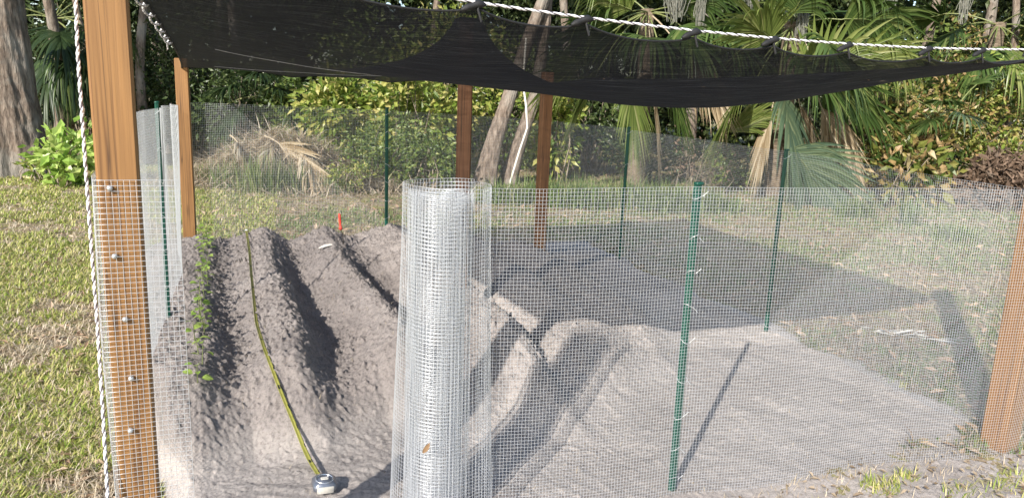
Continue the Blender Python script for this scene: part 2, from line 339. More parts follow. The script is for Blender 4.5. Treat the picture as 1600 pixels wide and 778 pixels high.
RIDGE = np.array([[-.35, .06], [-.12, .34], [.07, .40], [.15, .36], [.22, .27], [.27, .26], [.36, .34], [.47, .42], [.565, .42], [.64, .26], [.74, .17], [.83, .20], [.93, .29], [1.04, .41], [1.085, .40],
                  [1.16, .26], [1.26, .14], [1.33, .17], [1.43, .29], [1.55, .39], [1.66, .40], [1.73, .36], [1.79, .19], [1.84, .14], [1.92, .20], [2.06, .27], [2.20, .31], [2.30, .30], [2.39, .25], [2.47, .19],
                  [2.56, .20], [2.70, .27], [2.84, .29], [2.94, .23], [3.05, .10], [3.2, .08], [3.6, .03], [3.9, -.03]])
RIDGE[1:, 1] = np.where(RIDGE[1:, 0] < 3.0, .40 - (.42 - RIDGE[1:, 1]) * .86, RIDGE[1:, 1] + .02)
def soil_h(s, t):
    s = np.asarray(s, float); t = np.asarray(t, float)
    s0 = s; s = s + .10 * sstep(1.4, 3.9, t) * sstep(.62, .8, s) * (1 - sstep(1.6, 2.0, s))
    wob = .035 * vnoise(t * 1.7, s * .7, 0, 5) + .015 * vnoise(t * 5, s * 2, 0, 6)
    prof = np.interp(s + wob, RIDGE[:, 0], RIDGE[:, 1])
    prof_s = (np.interp(s + wob - .03, RIDGE[:, 0], RIDGE[:, 1]) + np.interp(s + wob + .03, RIDGE[:, 0], RIDGE[:, 1]) + prof) / 3
    back_ = .60 * sstep(1.8, 4.0, t) * (s < 1.75); prof_s = prof_s + back_ * np.clip(.37 - prof_s, 0, 1)
    toe = np.interp(s, [-.3, .1, .3, .6, .9, 1.2, 1.6, 2.0, 2.6, 3.2, 3.8], [.95, 1.0, 1.12, .98, 1.08, .95, .72, .62, .95, 1.9, 2.3]) + .12 * vnoise(s * 4, t * .3, 0, 9)
    env = sstep(toe - .05, toe + .40 + .35 * sstep(1.2, 1.6, s), t) * (1 - sstep(3.95, 4.75, t + .1 * vnoise(s * 3, 0, 0, 3)))
    right = 1 - .40 * sstep(1.9, 3.0, s)
    lift = .84 + .27 * sstep(1.0, 3.8, t)
    h = env * prof_s * right * lift
    h = h + .012 + .012 * fbm(s * 3, t * 3, 0, 3, 21)
    s = s0; edge = np.minimum(np.minimum(s + .42 - .34 * sstep(2.0, 1.3, t), 3.95 - s), np.minimum(t + .36 + .2 * sstep(1.2, .6, s) + (.30 + .18 * vnoise(s * 3, t * 3, 0, 37)) * sstep(1.3, 1.8, s), 4.85 - t)) + .10 * vnoise(s * 5, t * 5, 0, 31)
    return np.where(edge < .12, h * 0 + (h * sstep(-.02, .12, edge) - .05 * (1 - sstep(-.02, .12, edge))), h)
def ground_h(x, y):
    x = np.asarray(x, float); y = np.asarray(y, float)
    s, t = st_of(x, y)
    g = .018 * fbm(x * .5, y * .5, 0, 3, 41) + .008 * fbm(x * 4, y * 4, 0, 3, 43)
    far = np.hypot(x, y - 4)
    g = g + .10 * sstep(12, 25, far) * fbm(x * .1, y * .1, 0, 2, 47)
    inside = sstep(-.25, -.05, s) * sstep(3.85, 3.65, s) * sstep(-.05, .15, t) * sstep(4.75, 4.5, t)
    return g - .05 * inside
# ground sheet: fine near, coarse to the horizon
xs = np.concatenate([np.linspace(-90, -12, 24)[:-1], np.arange(-12, 12, .07), np.linspace(12, 90, 24)])
ys = np.concatenate([np.linspace(-60, -1, 16)[:-1], np.arange(-1, 14, .07), np.linspace(14, 120, 30)])
X, Y = np.meshgrid(xs, ys, indexing='ij')
structure(mesh_obj("ground", np.stack([X, Y, ground_h(X, Y)], -1), grid_faces(len(xs), len(ys)), M['ground']))
# sand / soil of the vegetable plot with raised rows
ss = np.concatenate([np.arange(-.5, 2.0, .0062), np.arange(2.0, 4.2, .012)]); ts = np.concatenate([np.arange(-1.0, .4, .011), np.arange(.4, 2.6, .0062), np.arange(2.6, 5.0, .011)])
S, T_ = np.meshgrid(ss, ts, indexing='ij')
X, Y = xy_of(S, T_); Hs = soil_h(S, T_)
mound = sstep(.03, .2, Hs)
crumb = fbm(X * 28, Y * 28, 0, 3, 61, .6)
fine = vnoise(X * 95, Y * 95, 0, 67)
flat = .006 * fbm(X * 14, Y * 14, 0, 3, 71)
def turn(a, f): return (X * math.cos(a) - Y * math.sin(a)) * f, (X * math.sin(a) + Y * math.cos(a)) * f
grain = 0
for k_, (f_, am) in enumerate(((24, .0055), (41, .0045), (67, .0048), (104, .0048), (150, .0040))):
    u_, v_ = turn(.6 + 1.1 * k_, f_); grain = grain + am * vnoise(u_ + .4 * vnoise(v_ * .7, u_ * .7, 0, 5), v_, 0, 61 + k_)
Hs2 = Hs + grain * (.38 + .62 * mound) 
u_, v_ = turn(.35, 33); clod = np.clip(vnoise(u_, v_, 0, 77) - .62, 0, 1) * .06
u_, v_ = turn(1.9, 70); clod = clod + np.clip(vnoise(u_, v_, 0, 79) - .45, 0, 1) * .03
Hs2 = Hs2 + clod * (mound * .7 + .4)
u_, v_ = turn(2.4, 10); Hs2 = Hs2 - .03 * np.clip(vnoise(u_, v_, 0, 83) - .45, 0, 1) * mound
# hoe and finger marks on the trampled strip in front
tramp = sstep(1.4, .6, T_) * sstep(.0, .3, T_ + .2) * sstep(1.5, 1.0, S)
Hs2 = Hs2 + tramp * .008 * np.clip(fbm(X * 9 + 3 * vnoise(X * 3, Y * 3, 0, 5), Y * 22, 0, 2, 88), -1, .4)
u_, v_ = turn(.9, 6); Hs2 = Hs2 - (1 - mound) * .016 * np.clip(vnoise(u_, v_ * 1.7, 0, 91) - .30, 0, 1) * sstep(-.05, .1, Hs2 + .05)
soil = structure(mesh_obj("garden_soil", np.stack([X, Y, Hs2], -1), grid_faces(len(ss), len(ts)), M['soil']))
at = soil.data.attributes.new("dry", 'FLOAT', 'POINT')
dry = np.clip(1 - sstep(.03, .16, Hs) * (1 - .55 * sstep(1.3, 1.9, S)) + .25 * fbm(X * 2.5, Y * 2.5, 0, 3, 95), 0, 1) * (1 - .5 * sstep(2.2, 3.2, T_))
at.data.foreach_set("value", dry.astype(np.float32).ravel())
def top_h(x, y):
    s, t = st_of(x, y); return np.maximum(ground_h(x, y), soil_h(s, t))

# ------------------------------------------------------------------ timber posts
FA = math.atan2((FR - FL)[1], (FR - FL)[0])
def timber(name, xy, h, wdt, label, mat, rot=FA, dep=None):
    r = empty(name, (xy[0], xy[1], 0), rot)
    tag(r, label, "post", "timber posts of the shade frame")
    mb = MB(); dep = dep or wdt
    bevel_box(mb, (wdt, dep, h + .3), (0, 0, (h - .3) / 2), .005, 0, segz=10)
    mb.build("timber", mat, r, smooth=False)
    return r
p_fl = timber("wooden_post", FL, 1.97, .089, "nearest tall orange square post, mesh screwed to its front and cord hanging beside it", M['post'])
mb = MB()
for zz in (1.30, 1.14, .985, .835, .70, .45, .2):
    m_ = MB(); lathe(m_, [(.0, -.0080), (.004, -.0075), (.0062, -.005), (.0068, 0.002)], 12, (-.010 + .01 * math.sin(zz * 9), -.0495, zz), 'y')
    m_.build("screw", M['screw'], p_fl)
p_fr = timber("wooden_post", FR, 1.95, .115, "orange square post at the right edge, mesh wrapped round its front", M['post'])
p_bl = timber("wooden_post", BL, 1.70, .089, "slim orange post at the far left corner beside the folded whitish mesh", M['post'], FA - .1)
p_mid = timber("wooden_post", (-.315, 4.52), 1.955, .086, "dark brown post rising behind the mesh roll and pushing up the netting", M['post_shaded'], .02)
p_br = timber("wooden_post", (.25, 6.72), 1.74, .089, "slim brown post on the far side, right of the roll, before the leaning trunks", M['post_mid'], FA)

# ------------------------------------------------------------------ green stakes
def stake(xy, z0, z1, label, tilt=(0, 0), ties=8, wid=.03):
    r = empty("green_stake", (xy[0], xy[1], 0), FA + .12)
    r.rotation_euler = (tilt[0], tilt[1], FA + .12)
    tag(r, label, "fence stake", "green metal stakes of the mesh fence")
    mb = MB()
    # folded U channel: flat back with two flanges
    sec = np.array([[-.5, .25], [-.28, -.22], [.28, -.22], [.5, .25], [.42, .32], [.2, -.08], [-.2, -.08], [-.42, .32]]) * wid
    zs = np.linspace(z0 - .25, z1, 24)
    Vt = np.array([[p_[0], p_[1], z] for z in zs for p_ in sec])
    mb.add(Vt, grid_faces(len(zs), 8, True)); mb.add(Vt[-8:], None, [[0, 1, 6], [0, 6, 7], [1, 2, 5], [1, 5, 6], [2, 3, 4], [2, 4, 5]])
    mb.build("channel", M['green'], r, smooth=False)
    k = MB(); bevel_box(k, (wid * 1.1, wid * .62, .012), (0, 0, z1 + .006), .003); k.build("cap", M['green'], r)
    for i in range(ties):
        z = z1 - .04 - (z1 - z0 - .1) * i / max(1, ties - 1) + .01 * math.sin(i * 5)
        a = np.linspace(0, 2 * math.pi, 11)
        P = np.stack([wid * .62 * np.cos(a), wid * .5 * np.sin(a) , z + .012 * np.cos(a + i)], -1)
        tb = MB(); tube(tb, P, .0012, 5, False)
        tube(tb, [[.2 * wid, -wid * .5, z], [.7 * wid, -wid * .8, z + .02 * (-1) ** i]], .0012, 5)
        tb.build("wire_tie", M['tie'], r)
    return r
stake((.685, 2.745), 0, 1.245, "nearest bright green stake, wire ties up its front, standing in the near mesh panel", (0, -.006), 9, .034)
stake((1.775, 4.93), 0, 1.25, "dark green stake in the right mesh panel before the drooping palm frond", (0, .0), 6, .03)
stake((1.055, 7.10), 0, 1.27, "thin dark green stake at the far corner, in front of the hanging pale palm fronds", (0, .0), 5, .032)
stake((-1.06, 6.16), .3, 1.385, "green stake in the rear mesh panel behind the furrows, right of the red handled tool", (0, 0), 8, .03)
stake((-1.775, 3.72), .1, 1.43, "green stake against the folded whitish mesh, just right of the nearest post", (0, 0), 8, .02)

# ------------------------------------------------------------------ wire mesh
CELL = .0127
def mesh_panel(name, path, label, z0, z1, rad=.00072, seed=0, ripple=.010, lean=None, parent=None, rows=None, obj_name="mesh_fence", nv=9, cell=CELL, seam=True):
    """path (n,2) plan polyline; z0,z1 arrays at path points (bottom, top)."""
    path = np.asarray(path, float); dl = np.r_[0, np.cumsum(np.hypot(*np.diff(path, axis=0).T))]
    L = dl[-1]; nq = int(L / cell)
    z0 = np.broadcast_to(z0, (len(path),)); z1 = np.broadcast_to(z1, (len(path),))
    def at(q, wv):      # q metres along, wv 0..1 up
        x = np.interp(q, dl, path[:, 0]); y = np.interp(q, dl, path[:, 1])
        zb = np.interp(q, dl, z0); zt = np.interp(q, dl, z1)
        e = .03
        tx = np.interp(q + e, dl, path[:, 0]) - np.interp(q - e, dl, path[:, 0]); ty = np.interp(q + e, dl, path[:, 1]) - np.interp(q - e, dl, path[:, 1])
        ln = np.hypot(tx, ty) + 1e-9; nx, ny = ty / ln, -tx / ln
        z = zb + (zt - zb) * wv
        off = ripple * fbm(q * 1.6 + seed, wv * 1.5, 0, 2, 101 + seed)
        if lean is not None: off = off + lean(q, wv)
        sag = .006 * fbm(q * .9, seed * 3.3, 0, 2, 5)
        return np.stack([x + nx * off, y + ny * off, z + sag], -1)
    mb = MB()
    q = (np.arange(nq + 1) * cell); wv = np.linspace(0, 1, nv)
    Q, W = np.meshgrid(q, wv, indexing='ij'); multitube(mb, at(Q, W), rad)
    nr = rows or 96
    nh = max(12, int(L / .05)); qh = np.unique(np.concatenate([np.linspace(0, nq * cell, nh), dl[(dl < nq * cell)]]))
    wh = np.linspace(0, 1, nr + 1)
    Wh, Qh = np.meshgrid(wh, qh, indexing='ij'); multitube(mb, at(Qh, Wh), rad)
    o = mb.build(obj_name, M['wire'], parent)
    if parent is None: tag(o, label, "wire fence", "galvanised mesh around the plot")
    return o
off = np.array([.42, -.907])
# near panel: from the roll to the right post and round it
fr_n = FR + off * .062
path = [(-.10, 2.46), (.1, 2.50), (.35, 2.58), (.69, 2.715), (1.0, 2.80), (1.6, 3.00), (2.1, 3.14), tuple(fr_n - .06 * np.array([.907, .42])), tuple(fr_n + .062 * np.array([.907, .42]))]
mesh_panel("near", path, "near wire mesh panel stretched between the upright roll and the right hand post", 0.0, [1.235, 1.235, 1.24, 1.245, 1.245, 1.24, 1.235, 1.235, 1.235], seed=1, ripple=.022, rad=.00066)
# right panel
path = [tuple(FR + np.array([.075, .02])), (2.16, 4.0), (1.80, 4.95), (1.45, 6.0), (1.08, 7.16)]
mesh_panel("right", path, "right side mesh panel running back from the right hand post, seen through the near one", 0.0, [1.20, 1.22, 1.24, 1.25, 1.25], seed=2, ripple=.045, rad=.00062)
# rear panel
path = [tuple(BL + np.array([-.02, .07])), (-1.9, 5.82), (-1.06, 6.195), (-.2, 6.62), (.4, 6.88), (1.08, 7.18)]
mesh_panel("rear", path, "rear mesh panel across the far end behind the soil rows", .12, [1.385, 1.38, 1.37, 1.34, 1.31, 1.26], seed=3, ripple=.045, rad=.00062)
# left panel: runs from the far left post forward, round the nearest post and past it as a loose flap
nrm = np.array([-.907, -.42]); fw = np.array([.42, -.907])
c1_ = FL + nrm * .054 + fw * .02; c2_ = FL + nrm * .05 + fw * .052; c3_ = FL + fw * .0505 - nrm * .05; c4_ = FL + fw * .055 - nrm * .138
path = [tuple(BL + np.array([-.05, -.06])), (-2.17, 4.75), (-1.90, 4.1), (-1.69, 3.40), (-1.46, 2.75), (-1.17, 2.25), tuple(c1_), tuple(c2_), tuple(c3_), tuple(c4_)]
def fold(q, wv): return .03 * np.sin(np.clip((q - .3) / 1.6, 0, 1) * math.pi * 3 + wv * 1.5) * np.exp(-((q - 1.1) / .8) ** 2) * (.4 + wv)
mesh_panel("left", path, "left mesh panel, folded and whitish, its loose end wrapped over the nearest post", [.16, .16, .18, .19, .18, .14, .09, .09, .09, .09],
           [1.385, 1.39, 1.405, 1.41, 1.40, 1.37, 1.325, 1.318, 1.318, 1.318], seed=4, ripple=.012, lean=fold, rad=.00066)

# the upright roll: loose outer turn + tight inner coil
RC = np.array([-.225, 2.46])
roll = empty("wire_mesh_roll", (RC[0], RC[1], 0)); tag(roll, "upright roll of silvery wire mesh standing in the gap left of the near panel", "mesh roll")
def coil(name, turns, r0, r1, z0, z1, flare, cx, cy, ph, seed, rad=.00072, nr=96):
    k = int(turns * 64) + 1; a = np.linspace(0, turns * 2 * math.pi, k) + ph
    rr = np.linspace(r0, r1, k); L = np.r_[0, np.cumsum(np.hypot(np.diff(rr * np.cos(a)), np.diff(rr * np.sin(a))))]
    def at(q, wv):
        aa = np.interp(q, L, a); r_ = np.interp(q, L, rr) * (1 + flare * (1 - wv) ** 1.3) * (1 + .02 * np.sin(aa * 2 + 1) + .016 * vnoise(aa * 1.5, wv * 2.5, seed, 7))
        return np.stack([cx + r_ * np.cos(aa), cy + r_ * np.sin(aa), z0 + (z1 - z0) * wv + .006 * np.sin(aa * .37 + seed) + .003 * np.sin(aa * 2.1)], -1)
    mb = MB(); q = np.arange(int(L[-1] / CELL) + 1) * CELL
    Q, W = np.meshgrid(q, np.linspace(0, 1, 7), indexing='ij'); multitube(mb, at(Q, W), rad)
    Wh, Qh = np.meshgrid(np.linspace(0, 1, nr + 1), np.linspace(0, L[-1], int(turns * 40)), indexing='ij'); multitube(mb, at(Qh, Wh), rad)
    return mb.build(name, M['wire'], roll)
coil("outer_turn", 1.15, .137, .150, .0, 1.245, .28, 0, 0, .9, 1, .00064)
coil("middle_turn", 1.1, .104, .108, .0, 1.225, .06, -.018, .0, 2.6, 2, .00070)
coil("inner_coil", 4.6, .062, .092, .0, 1.215, .05, -.02, .0, .2, 3, .00072)

# ------------------------------------------------------------------ ropes
def rope(path, dia, label, group="white cords of the shade frame", name="rope", lay=.045):
    path = np.asarray(path, float); dl = np.r_[0, np.cumsum(np.linalg.norm(np.diff(path, axis=0), axis=1))]; L = dl[-1]
    n_ = max(8, int(L / .006)); q = np.linspace(0, L, n_)
    P = np.stack([np.interp(q, dl, path[:, i]) for i in range(3)], -1)
    k = 9
    if n_ > 40:
        Pp = np.pad(P, ((k, k), (0, 0)), mode='reflect', reflect_type='odd'); ker = np.ones(2 * k + 1) / (2 * k + 1)
        P = np.stack([np.convolve(Pp[:, i], ker, 'valid') for i in range(3)], -1)
    T = np.gradient(P, axis=0); T /= np.linalg.norm(T, axis=1)[:, None]
    a = np.array([.3, .2, 1.]) if abs(T[:, 2]).mean() < .7 else np.array([1., .2, .1])
    A = a - (T @ a)[:, None] * T; A /= np.linalg.norm(A, axis=1)[:, None]; B = np.cross(T, A)
    r = empty(name, tuple(path[0])); tag(r, label, "rope", group)
    for j in range(3):
        th = 2 * math.pi * q / lay + j * 2 * math.pi / 3
        Pj = P + (dia * .25) * (np.cos(th)[:, None] * A + np.sin(th)[:, None] * B) - path[0]
        mb = MB(); tube(mb, Pj, dia * .30 if j else dia * .16, 6)
        mb.build("tracer_strand" if j == 0 else "strand", M['tracer'] if j == 0 else M['rope'], r)
    return r
HF0, HF1 = 1.85, 1.825
def front_rope(k): 
    k = np.asarray(k, float)
    p = FL[None] * (1 - k[:, None]) + FR[None] * k[:, None]
    # rope runs on the near face of the posts
    p = p + off * .0 
    return np.column_stack([p, HF0 * (1 - k) + HF1 * k - 4 * .075 * k * (1 - k)])
rope(np.vstack([front_rope(np.linspace(0.0, 1, 30)), [[FR[0] + .06, FR[1] + .03, 1.825], [FR[0] + .25, FR[1] + .1, 1.81]]]), .0085, "white cord along the near top edge of the shade cloth")
def side_rope(k):
    k = np.asarray(k, float)
    e = np.array([BR[0], BR[1], 1.715]); s_ = np.array([FR[0], FR[1], 1.79])
    return s_[None] * (1 - k[:, None]) + e[None] * k[:, None] - np.array([0, 0, 1])[None] * (4 * .03 * k * (1 - k))[:, None]
rope(side_rope(np.linspace(0, 1, 12)), .008, "white cord at the right side of the shade cloth, partly seen through it")
lx = FL + np.array([-.907, -.42]) * .064
fwd = np.array([.42, -.907])
rope([(*(lx + fwd * f_ + np.array([-.907, -.42]) * o_), z_) for z_, f_, o_ in ((1.93, -.01, -.010), (1.6, -.01, .002), (1.25, -.005, .004), (.95, .0, .004), (.75, .03, .004), (.5, .085, .004), (.05, .13, .01))], .0088, "white cord with dark flecks hanging down the left side of the nearest post", lay=.034)
f0 = FL + off * .052
rope([(f0[0] - .03, f0[1] - .012, 1.83), (f0[0] + .0, f0[1] + .002, 1.765), (f0[0] + .028, f0[1] + .014, 1.735), (f0[0] + .043, f0[1] + .021, 1.727)], .010, "short cut end of white cord lying across the upper front of the nearest post", lay=.03)

def blade_leaf(mb, c, d, nrm_, L, W, curl=.1, seg=5):
    d = np.asarray(d, float); d /= np.linalg.norm(d); s_ = np.cross(d, nrm_); s_ /= np.linalg.norm(s_) + 1e-9; n_ = np.cross(s_, d)
    q = np.linspace(0, 1, seg); wd_ = W * np.sin(np.clip(q * .93 + .05, 0, 1) * math.pi) ** .8 * .5
    ce = np.asarray(c)[None] + d[None] * (q * L)[:, None] + n_[None] * (-curl * L * q ** 2)[:, None]
    vv = np.stack([ce - s_ * wd_[:, None] + n_ * (wd_ * .35)[:, None], ce, ce + s_ * wd_[:, None] + n_ * (wd_ * .35)[:, None]], 1)
    mb.add(vv, grid_faces(seg, 3))
# ------------------------------------------------------------------ shade cloth (membrane hung from ropes, lifted by the middle post)
def build_cloth():
    N = 120
    ua = np.linspace(0, 1, N); va = np.linspace(0, 1, N)
    tie = np.array([0.0, .12, .25, .345, .455, .545, .64, .755, .84, .925, .995])
    A, B = np.meshgrid(ua, va, indexing='ij')
    def edge_pts(P, Q, k): return P[None] * (1 - k[:, None]) + Q[None] * k[:, None]
    fr = front_rope(ua)
    # scallops hanging between the ties
    j = np.clip(np.searchsorted(tie, ua, side='right') - 1, 0, len(tie) - 2)
    w_ = tie[j + 1] - tie[j]; kk = np.clip((ua - tie[j]) / w_, 0, 1)
    sc_ = (4 * kk * (1 - kk)) ** .75 * (.014 + .115 * w_)
    front = fr.copy(); front[:, 2] -= sc_ + .004; front[:, :2] += (-off)[None] * (sc_ * .6)[:, None]
    blp = np.array([BL[0], BL[1], 1.69]); brp = np.array([BR[0], BR[1], 1.70])
    back = np.column_stack([edge_pts(BL, BR, va * 0 + ua), 1.635 + .05 * ua - 4 * .075 * ua * (1 - ua)])
    back[:, 2] += .03 * np.abs(np.sin(ua * math.pi * 5))
    left = np.column_stack([edge_pts(FL, BL, va), 1.845 + (1.635 - 1.845) * va - 4 * .04 * va * (1 - va)])
    right = side_rope(va)
    bow = 4 * va * (1 - va)
    left[:, 0] += .05 * bow; right[:, 0] -= .05 * bow
    # transfinite plan
    def tf(c):
        f, b, l_, r_ = front[:, c], back[:, c], left[:, c], right[:, c]
        return ((1 - B) * f[:, None] + B * b[:, None] + (1 - A) * l_[None] + A * r_[None]
                - ((1 - A) * (1 - B) * f[0] + A * (1 - B) * f[-1] + (1 - A) * B * b[0] + A * B * b[-1]))
    X, Y, Z = tf(0), tf(1), tf(2)
    load = .36 + 1.5 * np.exp(-(((A - .70) / .27) ** 2 + ((B - .30) / .30) ** 2)) + .75 * np.exp(-(((A - .25) / .25) ** 2 + ((B - .35) / .3) ** 2))
    pk = np.unravel_index(np.argmin((X + .315) ** 2 + (Y - 4.52) ** 2), X.shape)
    h2 = (1 / (N - 1)) ** 2
    Zi = Z.copy()
    for it in range(9000):
        Zi[1:-1, 1:-1] = .25 * (Zi[2:, 1:-1] + Zi[:-2, 1:-1] + Zi[1:-1, 2:] + Zi[1:-1, :-2]) - .25 * h2 * 4.2 * load[1:-1, 1:-1]
        Zi[pk[0] - 2:pk[0] + 3, pk[1] - 2:pk[1] + 3] = 1.96
    # wrinkles radiating from ties and along the length
    wr = .010 * fbm(A * 5 + B * 2, B * 9, 0, 3, 201) + .010 * np.exp(-B * 9) * np.sin(A * 60 + 3 * B)
    edge = np.minimum(np.minimum(A, 1 - A), np.minimum(B, 1 - B)); Zi += wr * sstep(0, .08, edge)
    root = empty("shade_cloth", (FL[0], FL[1], 1.9)); tag(root, "black shade netting roof slung on cords over the plot, sagging between the posts", "shade cloth")
    O = np.array([FL[0], FL[1], 1.9])
    P = np.stack([X, Y, Zi], -1) - O
    mesh_obj("netting", P, grid_faces(N, N), M['cloth'], root)
    hm = MB(); tube(hm, P[:, 0], .0032, 5); tube(hm, P[:, -1], .005, 5); tube(hm, P[0, :], .006, 5); tube(hm, P[-1, :], .006, 5)
    hm.build("hem", M['hem'], root)
    for r_ in (.40, .78):
        jn = int(r_ * (N - 1)); th = MB(); tube(th, P[6:N - 6, jn] - np.array([0, 0, .003]), .0011, 4); th.build("seam", M['thread'], root)
    for t_ in tie[1:-1]:
        i = int(round(t_ * (N - 1))); c = front_rope(np.array([t_]))[0] - O
        d = (front_rope(np.array([t_ + .01]))[0] - front_rope(np.array([t_ - .01]))[0]); d /= np.linalg.norm(d)
        tb = MB()
        q = np.linspace(-.05, .022, 9); rad = np.array([.004, .008, .010, .009, .010, .0115, .012, .009, .004])
        tube(tb, c[None] + d[None] * q[:, None] + np.array([0, 0, 1])[None] * (-.022 * np.clip(-q / .05, 0, 1) - .003)[:, None], rad, 7)
        tube(tb, [c + [0, 0, .0], c + [0, -.004, -.02], c + [.01, 0, -.05]], .004, 5)
        tb.build("gather_tie", M['hem'], root)
    m_ = MB(); rr = np.random.default_rng(12)
    for k_ in range(26):
        i_, j_ = int(rr.uniform(20, 112)), int(rr.uniform(8, 70)); c_ = P[i_, j_] + O + np.array([0, 0, .006]); a_ = rr.uniform(0, 6.28)
        blade_leaf(m_, c_, (math.cos(a_), math.sin(a_), .05), np.array([rr.normal(0, .2), rr.normal(0, .2), 1.]), rr.uniform(.02, .05), rr.uniform(.008, .018), .1, 4)
    tag(m_.build("leaf_bits", M['dryleaf']), "small fallen leaf bits lying in the sag of the shade netting", "leaf litter", None, "stuff")
    return P + O
CL = build_cloth()
# cord with looped lashings down the left edge of the cloth
lp = CL[0, ::6].copy(); lp[:, 2] += .012
lp_r = []
for i in range(len(lp) - 1):
    for f_ in np.linspace(0, 1, 6)[:-1]:
        q_ = lp[i] * (1 - f_) + lp[i + 1] * f_; an = f_ * 2 * math.pi
        lp_r.append(q_ + np.array([-.022 * math.sin(an) - .01, 0, .022 * math.cos(an) - .015]))
rope(lp_r[:48], .008, "grey looped cord lashing the left edge of the shade cloth", lay=.02)

# ------------------------------------------------------------------ tape measure, weeder, bits
def surf_pt(s, t, up=0.0):
    x, y = xy_of(s, t); return np.array([x, y, float(soil_h(s, t)) + up])
tm = empty("tape_measure", (0, 0, 0)); tag(tm, "silver tape measure with its long yellow blade run out along the soil ridge", "tape measure")
cx, cy = -.69, 2.625
cz = float(top_h(cx, cy)) + .012
case = MB(); bevel_box(case, (.084, .080, .040), (0, 0, .022), .012); co = case.build("case", M['case'], tm)
co.location = (cx, cy, cz); co.rotation_euler = (R(8), R(3), R(22)); co.scale = (1.05,) * 3
m_ = MB()
a = np.linspace(0, 2 * math.pi, 33); tube(m_, np.stack([.030 * np.cos(a), .026 * np.sin(a), np.full(33, .0425)], -1), .0035, 8, False); m_.build("ring", M['chrome'], co)
m_ = MB(); lathe(m_, [(.027, .0415), (.0265, .0432), (.0, .0436)], 24); k = m_.build("face", M['case'], co); k.scale = (1, .86, 1)
m_ = MB(); bevel_box(m_, (.028, .016, .004), (0, 0, .0445), .003); m_.build("badge", M['case_pale'], co)
m_ = MB(); bevel_box(m_, (.060, .004, .026), (0, -.0395, .021), .0015); m_.build("label", M['case_pale'], co)
ctrl = [(.385, 3.95), (.378, 3.2), (.366, 2.63), (.361, 2.2), (.358, 1.87), (.375, 1.42), (.41, 1.24), (.444, 1.138), (.479, 1.038), (.504, .905)]
pts = np.array([surf_pt(s, t, .03) for s, t in ctrl] + [[cx - .03, cy + .055, cz + .018]])
q0 = np.r_[0, np.cumsum(np.linalg.norm(np.diff(pts, axis=0), axis=1))]; q = np.linspace(0, q0[-1], 160)
P = np.stack([np.interp(q, q0, pts[:, i]) for i in range(3)], -1)
gs, gt = st_of(P[:, 0], P[:, 1]); P[:, 2] = np.maximum(P[:, 2], soil_h(gs, gt) + .016)
ker = np.ones(9) / 9; Pp = np.pad(P, ((4, 4), (0, 0)), mode='edge'); P = np.stack([np.convolve(Pp[:, i], ker, 'valid') for i in range(3)], -1)
T = np.gradient(P, axis=0); T /= np.linalg.norm(T, axis=1)[:, None]
side = np.cross(T, [0, 0, 1.]); side /= np.linalg.norm(side, axis=1)[:, None]; up = np.cross(side, T)
tw = .25 + .35 * np.sin(q * 1.2); sd_ = side * np.cos(tw)[:, None] + up * np.sin(tw)[:, None]; nu = np.cross(sd_, T)
vv = []
for f_, d_ in ((-1, .0025), (-.5, .0005), (0, 0), (.5, .0005), (1, .0025), (1, .0019), (0, -.0007), (-1, .0019)):
    vv.append(P + sd_ * .0095 * f_ + nu * d_)
fb_ = grid_faces(160, 8, True); row = np.repeat(np.arange(159), 8); colm = np.tile(np.arange(8), 159)
ink = ((row % 5 == 2) & (colm == 0)) | ((row % 20 == 12) & (colm <= 2) & (colm >= 1)) 
mesh_obj("blade", np.stack(vv, 1), fb_, None, tm, True, [M['blade'], M['ink']], ink.astype(int))
hk = MB(); bevel_box(hk, (.024, .003, .016), tuple(P[0] + [0, 0, .0]), .001); hk.build("hook", M['screw'], tm)

wx, wy = xy_of(1.07, 3.6); wz = float(soil_h(1.07, 3.6)) + .02
wd = empty("hand_weeder", (wx, wy, wz), .3); wd.rotation_euler = (R(-3), R(-4), .3); wd.scale = (.7, .7, .8); tag(wd, "small hand tool with a red handle stuck upright in the soil row", "hand tool")
m_ = MB(); lathe(m_, [(.0, .265), (.010, .262), (.0145, .25), (.013, .22), (.0145, .19), (.0125, .16), (.016, .135), (.021, .122), (.019, .112), (.008, .105), (0, .104)], 14); m_.build("handle", M['red'], wd)
m_ = MB(); tube(m_, [(0, 0, .12), (.004, 0, .09), (.016, 0, .07), (.018, 0, .0), (.018, 0, -.08)], [.0055, .005, .005, .0055, .006], 8); m_.build("shaft", M['iron'], wd)

m_ = MB(); blade_leaf(m_, (RC[0] - .045, RC[1] - .168, .365), (.5, -.05, .8), np.array([.2, -1, .1]), .042, .017, .15, 7)
tag(m_.build("fallen_leaf", M['oneleaf']), "single brown leaf caught on the front of the upright mesh roll", "leaf")
c_ = surf_pt(.86, 3.33, .03); m_ = MB(); blade_leaf(m_, c_, (.8, .45, .25), np.array([0, -.3, 1]), .12, .035, .1, 6)
tag(m_.build("wood_chip", M['pale']), "pale chip lying on the soil ridge left of the red handled tool", "chip")
# bleached strips on the grass beyond the right panel
m_ = MB()
for k_ in range(16):
    bx = 2.62 + .028 * k_ + rng.normal(0, .02); by = 5.0 - .012 * k_ + rng.normal(0, .035)
    an = rng.normal(.0, .35); blade_leaf(m_, (bx - .15, by, float(ground_h(bx, by)) + .02 + rng.random() * .02), (math.cos(an), math.sin(an), rng.normal(0, .08)), np.array([rng.normal(0, .4), -.2, 1]), rng.uniform(.14, .26), rng.uniform(.012, .028), .05, 6)
tag(m_.build("dead_palm_leaf", M['pale']), "bleached shredded palm leaf lying flat on the grass beyond the right mesh panel", "dead leaf")

